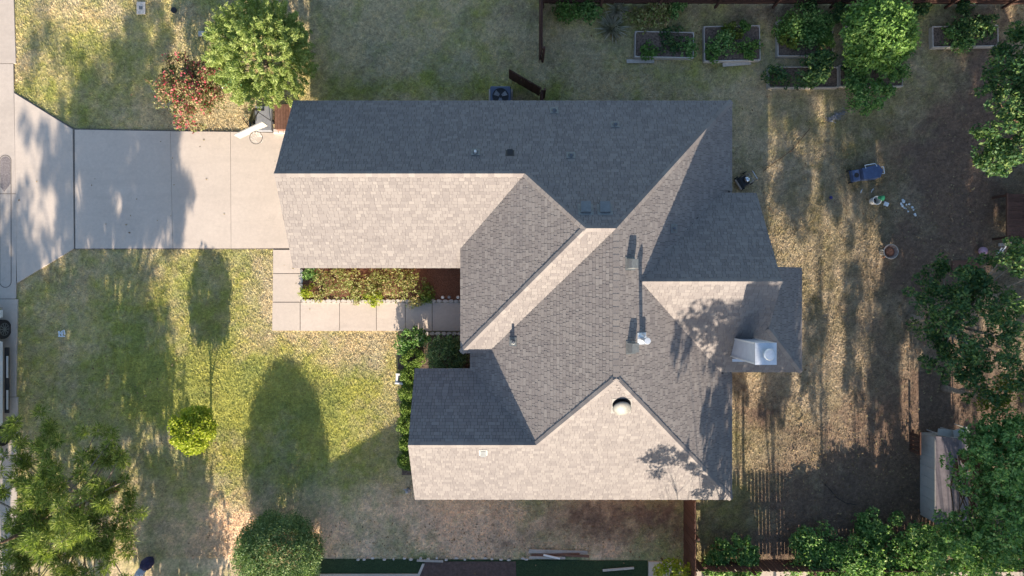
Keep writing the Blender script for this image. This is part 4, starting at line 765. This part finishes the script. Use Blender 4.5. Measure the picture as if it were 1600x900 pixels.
# fire pit
q = P(1392.5,393,.35); t = thing('fire_pit', (q.x,q.y,0), 'round rusty fire pit bowl on the back lawn', 'fire pit')
m = MB(); m.lathe([(.1,.1),(.22,.16),(.275,.30),(.29,.31),(.29,.33),(.26,.33),(.2,.2),(.05,.16)], 28); m.build('bowl', plain('dusty_iron', (.28,.21,.18), .9, .3, 14), t)
m = MB(); m.lathe([(.2,.21),(.19,.25),(.08,.28)], 18); m.v = [(x*r.uniform(.8,1.1), y*r.uniform(.8,1.1), z+r.uniform(-.01,.02)) for x, y, z in m.v]; m.build('ash', M['rust'], t)
m = MB(); m.tube([(.30*math.cos(a*math.pi/14), .30*math.sin(a*math.pi/14), .335) for a in range(29)], .014, 6, cap=False); m.build('rim', M['greywood'], t)
for k in range(3): a = k*2.1; m = MB(); m.tube([(.2*math.cos(a),.2*math.sin(a),.15),(.27*math.cos(a),.27*math.sin(a),0)], .015, 6); m.build('leg', M['rust'], t)
q = P(1379,394,.1); t = thing('small_ring_stand', (q.x,q.y,0), 'small pale metal ring with cross bars lying left of the fire pit', 'ring')
m = MB(); m.tube([(.1*math.cos(a*math.pi/10), .1*math.sin(a*math.pi/10), .04) for a in range(21)], .016, 6, cap=False); m.build('ring', M['greymetal'], t); m = MB(); m.tube([(-.1,0,.04),(.1,0,.04)], .01, 5); m.tube([(0,-.1,.04),(0,.1,.04)], .01, 5); m.build('cross_bar', M['greymetal'], t)
# wire mesh heap and the cord
m = MB()
for k in range(60):
    x = r.gauss(0,.22); y = x*.5+r.gauss(0,.06); m.tube([(x,y,.02),(x+r.uniform(-.15,.15),y+r.uniform(-.1,.1),.06),(x+r.uniform(-.2,.2),y+r.uniform(-.12,.12),.02)], .008, 4)
o = m.build('wire_netting', plain('grey_blue_wire', (.20,.22,.26), .6, .3, 9)); o.location = P(1305,183); tag(o, 'crumpled heap of grey wire netting on the lawn below the raised beds', 'wire netting')
m = MB(); pts = [P(a,b,.03) for a, b in [(1193,267),(1206,257),(1222,246),(1240,232),(1262,205),(1266,200)]]; m.tube(pts, .014, 6); tag(m.build('fallen_branch', M['bark']), 'thin dark fallen branch running diagonally above the lawn mower', 'branch')
m = MB(); pts = [P(a,b,.03) for a, b in [(1285,753),(1297,765),(1308,778),(1322,786),(1338,789)]]; m.tube(pts, .013, 6); tag(m.build('garden_hose', M['rubber']), 'thin dark hose curving over the bare ground below the back lawn', 'hose')
# timber and siding scraps by the lower edge
for j, (a, b, L, wd, rz, mt, lb) in enumerate([(872,862,2.45,.16,-.03,'greywood','long weathered board, topmost of the timber pile at the bottom edge'),(868,867,2.0,.12,.02,'deckwood','dark stained board lying in the middle of the timber pile'),(855,871,1.5,.1,-.01,'greywood','short grey board at the left end of the timber pile'),(900,868,1.1,.09,-.06,'deckwood','broken brown board at the right end of the timber pile'),(862,869.5,.7,.07,-.22,'white','short bright white strip lying slanted on the timber pile')]):
    plank(a, b, L, wd, .03+.035*j, rz, lb, mt, 'board', 'board')
for j, (a, b, L, rz, lb) in enumerate([(672,876,1.1,-.03,'grey board lying on the boundary stones left of the white pebbles'),(966,889,1.3,.08,'rotting board on the neighbour lawn near the concrete pad')]): plank(a, b, L, .09, .08, rz, lb, 'greywood', 'board', 'board')
edge = thing('boundary_edging', (0,0,0), 'broken line of small pale stones along the boundary at the bottom edge', 'stone edging')
for k in range(26):
    x = 560+k*14+r.uniform(-5,5)
    if 825 < x < 920: continue
    q = P(x, 872+r.uniform(-1.5,2)); m = MB(); L = r.uniform(.08,.2); n = 7; m.prism([(q.x+L/2*math.cos(2*math.pi*i/n), q.y+.04*math.sin(2*math.pi*i/n)) for i in range(n)], -.02, .1+r.uniform(0,.03)); m.build('edging_stone', M['stone'], edge)
# ---------------------------------------------------------------- shed under the oak
t = thing('shed', (17.05, P(0,745,.5).y, 0), 'low garden shed with pale side wall and grey roof under the oak, lower right', 'shed'); Ls = 1.72
m = MB(); m.add([(0,-Ls,0),(1.3,-Ls,0),(1.3,Ls,0),(0,Ls,0),(0,-Ls,1.0),(1.3,-Ls,1.0),(1.3,Ls,1.0),(0,Ls,1.0),(.65,-Ls,1.42),(.65,Ls,1.42)],[(3,2,1,0),(1,2,6,5),(0,1,5,8,4),(2,3,7,9,6)]); m.build('end_wall', plain('pale_grey_panel', (.40,.37,.33), .8, .12, 5), t)
for k in range(8): m = MB(); y = -Ls+k*2*Ls/8; m.box(-.02,y+.004,0,.0,y+2*Ls/8-.004,1.0); m.build('wall_board', plain('pale_shed_board', (.42,.41,.38), .7, .08, 5) if k == 0 else bpy.data.materials['pale_shed_board'], t)
m = MB(); m.add([(-.0,-Ls-.06,1.01),(.65,-Ls-.06,1.46),(.65,Ls+.06,1.46),(-.0,Ls+.06,1.01),(1.33,-Ls-.06,1.0),(1.33,Ls+.06,1.0)],[(0,1,2,3),(1,4,5,2)]); m.add([(-.0,-Ls-.06,.97),(.65,-Ls-.06,1.42),(.65,Ls+.06,1.42),(-.0,Ls+.06,.97),(1.33,-Ls-.06,.96),(1.33,Ls+.06,.96)],[(3,2,1,0),(2,5,4,1)]); m.build('roof', M['shedroof'], t)
for (a, b, rz, lb) in [(1478,676,-.1,'pale board sheet leaning on the upper end of the shed'),(1500,674,.25,'second pale sheet beside the shed end, half under the leaves')]:
    m = MB(); m.box(-.34,-.14,.8,.34,.14,.83); m.box(-.3,-.1,0,-.26,-.06,.8); m.box(.26,.06,0,.3,.1,.8); o = m.build('panel_sheet', bpy.data.materials['pale_shed_board']); q = P(a,b,.8); o.location = (q.x,q.y,.07*(a > 1490)); o.rotation_euler = (0,0,rz); tag(o, lb, 'panel')
q = P(1438,694,.6); t = thing('wooden_pallet', (q.x,q.y,0), 'dark brown upright pallet standing at the corner of the shed', 'pallet')
for k in range(5): m = MB(); m.box(-.1+.0,-.42+k*.17,0,-.07,-.30+k*.17,.75); m.build('slat', M['fence'], t)
for z in (.1,.6): m = MB(); m.box(-.07,-.42,z,-.01,.5,z+.08); m.build('rail', M['fence'], t)
# clutter under the elm
q = P(1540,392,.3); m = MB(); m.lathe([(.12,0),(.18,.12),(.16,.22),(.06,.28)], 14); o = m.build('pink_toy', M['pink'], smooth=True); o.location = (q.x,q.y,0); tag(o, 'pink plastic toy lying among the clutter above the elm', 'toy')
for k, (a, b, lb) in enumerate([(1556,393,'left of two leaning white pickets in the clutter above the elm'),(1562,391,'right of two leaning white pickets in the clutter above the elm')]):
    m = MB(); m.bar((0,-.15,.03),(.05,.15,.3),.05,.03); o = m.build('white_stake', M['palewhite']); o.location = P(a,b); tag(o, lb, 'stake')
plank(1570,382,.55,.14,.1,.05,'grey board behind the pink toy at the right edge'); plank(1508,418,1.1,.6,.02,0,'flat brown board lying at the upper edge of the elm','deckwood')
# ---------------------------------------------------------------- pickup truck on the street
t = thing('pickup_truck', (-21.9, -3.9, 0), 'white pickup truck with black step bar parked at the left edge', 'pickup truck'); hw = 1.0
def truck():
    prof = [(-2.95,.55),(-2.95,1.15),(-1.35,1.22),(-.75,1.28),(2.0,1.22),(2.95,1.12),(3.05,.75),(3.0,.5)]   # y along the length, z ; front at +y
    m = MB(); W_ = hw
    def arch(yc): return [(yc+.5*math.cos(a), .42+.5*math.sin(a)) for a in np.linspace(0, math.pi, 9)]
    low = arch(2.25)+arch(-2.2)
    pts = [(3.0,.5)]+[(y,z) for y, z in low if True]+[(-2.95,.5)]+prof[1:7]; pts = [(3.0,.45)]+[(y,max(z,.45)) for y, z in arch(2.2)]+[(y,max(z,.45)) for y, z in arch(-2.2)]+[(-2.95,.45),(-2.97,1.2),(-.9,1.22),(1.3,1.2),(2.4,1.12),(2.95,1.0)]
    n = len(pts); m.add([(W_,y,z) for y, z in pts]+[(-W_,y,z) for y, z in pts], [tuple(range(n)),tuple(range(2*n-1,n-1,-1))]+[(i,i+n,(i+1)%n+n,(i+1)%n) for i in range(n)]); m.build('body', M['paint'], t, bevel=.03)
    m = MB(); m.add([(-.96,-1.0,1.2),(.96,-1.0,1.2),(.96,1.45,1.2),(-.96,1.45,1.2),(-.78,-.8,1.85),(.78,-.8,1.85),(.78,.7,1.85),(-.78,.7,1.85)],[(4,5,6,7),(0,1,5,4),(1,2,6,5),(2,3,7,6),(3,0,4,7)]); cab = m.build('cab', M['paint'], t, bevel=.04)
    for s in (1,-1):
        for y0, y1 in ((-.72,-.05),(.05,.85)):
            m = MB(); a = .2; f = lambda y, z: (s*(.965-.18*(z-1.2)/.65), y, z); p = [f(y0,1.27),f(y1+ (.2 if y1>.5 else 0),1.27),f(y1-.1,1.76),f(y0+.02,1.76)]; m.add(p, [(0,1,2,3) if s > 0 else (3,2,1,0)]); m.build('window', M['glass'], t)
        m = MB(); m.box(min(s*1.0,s*1.18),-1.25,.33,max(s*1.0,s*1.18),1.45,.39); m.build('step_bar', M['black'], t, bevel=.015)
        m = MB(); m.box(min(s*1.09,s*1.175),-1.1,.391,max(s*1.09,s*1.175),-.3,.40); m.build('step_tread', M['chrome'], t); m = MB(); m.box(min(s*1.09,s*1.175),.2,.391,max(s*1.09,s*1.175),1.1,.40); m.build('step_tread', M['chrome'], t)
        m = MB(); m.box(min(s*.98,s*1.2),1.0,1.28,max(s*.98,s*1.2),1.15,1.48); m.build('mirror', M['black'], t, bevel=.02)
        m = MB(); m.box(s*.72-.16,2.93,.8,s*.72+.16,3.0,.98); m.build('headlight', M['palewhite'], t); m = MB(); m.box(s*.85-.08,-2.99,.7,s*.85+.08,-2.95,1.1); m.build('tail_light', M['rust'], t)
        for y in (2.2,-2.2):
            m = MB(); m.M = Matrix.Translation((s*.9,y,.40)) @ Matrix.Rotation(math.pi/2, 4, 'Y'); m.lathe([(.27,-.12),(.38,-.13),(.40,-.09),(.40,.09),(.38,.13),(.27,.12)], 28); wo = m.build('wheel', M['rubber'], t, smooth=False)
            m = MB(); m.M = Matrix.Translation((s*.90,y,.40)) @ Matrix.Rotation(math.pi/2*s, 4, 'Y'); m.lathe([(.27,.08),(.27,.118),(.245,.125),(.235,.09)], 24); m.lathe([(.07,.08),(.06,.13)], 12)
            for k in range(10): a = 2*math.pi*k/10; m.bar((.05*math.cos(a),.05*math.sin(a),.115),(.25*math.cos(a),.25*math.sin(a),.11),.035,.02)
            m.build('rim', M['greymetal'], wo)
    m = MB(); m.add([(-.93,1.40,1.24),(.93,1.40,1.24),(.77,.74,1.83),(-.77,.74,1.83)],[(0,1,2,3)]); m.v = [(a,b+.012,c+.012) for a,b,c in m.v]; m.build('windscreen', M['glass'], t)
    m = MB(); m.box(-.85,-2.85,1.2,.85,-1.1,1.215); m.build('bed_floor', M['black'], t); m = MB(); m.box(-.95,2.97,.4,.95,3.12,.6); m.build('bumper', M['chrome'], t, bevel=.02)
truck()
# ---------------------------------------------------------------- the house next door, south of the frame
n = thing('neighbour_house', (0,0,0), 'neighbouring house south of the lot, outside the view, whose roof shades the lower yard', 'house')
x0, x1, y0, y1 = -7.9, 7.5, -15.1, -26.1; hz = 2.6; rr = 3.9; pit = .56
m = MB(); m.box(x0+.4,y1+.4,0,x1-.4,y0-.4,2.5); m.build('wall', M['brick'], n)
m = MB(); z1 = hz+pit*5.5; yc = (y0+y1)/2; v = [(x0,y1,hz),(x1,y1,hz),(x1,y0,hz),(x0,y0,hz),(x0+5.5,yc,z1),(x1-5.5,yc,z1)]
m.add(v, [(0,1,5,4),(1,2,5),(2,3,4,5),(3,0,4),(3,2,1,0)]); m.build('roof', M['shingle'], n)
# ---------------------------------------------------------------- grass blades (uncountable)
def inside(x, y, poly):
    c = np.zeros(len(x), bool); j = len(poly)-1
    for i in range(len(poly)):
        xi, yi = poly[i]; xj, yj = poly[j]; c ^= ((yi > y) != (yj > y)) & (x < (xj-xi)*(y-yi)/(yj-yi+1e-12)+xi); j = i
    return c
def grass(n):
    r = np.random.default_rng(77); x = r.uniform(-20.75, 22, n); y = r.uniform(-12.6, 12.3, n)
    pp = lambda L: [tuple(P(a,b)[:2]) for a, b in L]
    bad = inside(x, y, pp([(20,143),(116,202),(480,208),(480,389),(117,389),(28,443),(20,443)])) | inside(x, y, pp([(426.5,388),(760,388),(760,577),(622,577),(622,518),(425.5,518)])) | inside(x, y, [(-7.9,7.0-.3),(7.9,6.7),(7.9,3.2),(8.75,3.2),(8.75,-2.7),(7.9,-2.7),(7.9,-7.6),(-3.3,-7.6),(-3.3,-3.4),(-1,-2),(-1,1.2),(-7.9,1.2)])
    for (a,b,c,d_) in [(992,49,1084,90),(1100,40,1188,95),(1215,31,1302,88),(1201,104,1310,137),(1321,40,1408,86),(1312,101,1411,135),(1457,40,1560,73)]: bad |= inside(x, y, pp([(a,b),(c,b),(c,d_),(a,d_)]))
    bad |= (y < P(0,872).y) & (x < 7.15)
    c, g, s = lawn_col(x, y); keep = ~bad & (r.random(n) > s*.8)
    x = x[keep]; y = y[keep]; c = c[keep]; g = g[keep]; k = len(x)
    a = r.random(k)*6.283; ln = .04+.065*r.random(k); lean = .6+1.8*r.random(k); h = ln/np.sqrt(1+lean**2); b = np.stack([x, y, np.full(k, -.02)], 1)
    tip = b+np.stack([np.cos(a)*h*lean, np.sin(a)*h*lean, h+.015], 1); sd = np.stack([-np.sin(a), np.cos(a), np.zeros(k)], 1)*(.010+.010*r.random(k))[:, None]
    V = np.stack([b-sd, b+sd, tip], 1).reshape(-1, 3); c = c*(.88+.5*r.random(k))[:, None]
    t = NT('grass_blade'); at = t.n('Attribute', attribute_name='tint').outputs['Color']; t.fin(at, .8, .15)
    tr = t.n('BsdfTranslucent'); t.set(tr.inputs[0], at); ms = t.n('MixShader'); ms.inputs[0].default_value = .35; t.t.links.new(t.b.outputs[0], ms.inputs[1]); t.t.links.new(tr.outputs[0], ms.inputs[2]); t.t.links.new(ms.outputs[0], t.t.nodes['Material Output'].inputs[0])
    o = np_mesh('grass', V, 3, t.m, col=c); o['kind'] = 'stuff'; print('blades', k)
grass(560000)

def litter():
    r = np.random.default_rng(99); P_ = []
    for (px, py, rx, ry, n_) in [(1350,700,170,140,900),(1500,400,90,200,600),(300,190,90,60,120),(200,290,150,70,70),(640,840,400,30,350),(120,700,200,160,300),(1300,300,160,200,350),(500,440,60,60,20),(1300,40,300,40,350)]:
        a = r.normal(size=(n_, 2))*.6; P_.append(np.stack([(px+a[:,0]*rx-800)*H/F, -(py+a[:,1]*ry-450)*H/F], 1))
    q = np.concatenate(P_); x, y = q[:,0], q[:,1]; bad = (x > -8) & (x < 10.6) & (y < 7) & (y > -7.8); bad |= (x < -8.5) & (y < P(0,205).y) & (y > P(0,389).y) & (r.random(len(x)) > .12) | (x < -20.6); x = x[~bad]; y = y[~bad]; k = len(x)
    z = np.full(k, .062); c = np.stack([x, y, z], 1); nn = unit(k, r)*.35; nn[:, 2] = 1; nn /= np.linalg.norm(nn, axis=1)[:, None]; a = unit(k, r); a -= nn*(a*nn).sum(1)[:, None]; a /= np.linalg.norm(a, axis=1)[:, None]; b = np.cross(nn, a)
    L = (.025+.035*r.random(k))[:, None]; V = np.stack([c-a*L, c+b*L*.55, c+a*L, c-b*L*.55], 1).reshape(-1, 3)
    o = np_mesh('fallen_leaves', V, 4, leaf_mat('dead_leaves', [(.16,.09,.05),(.28,.17,.09),(.42,.32,.18),(.12,.08,.05)], .1)); o['kind'] = 'stuff'
litter()
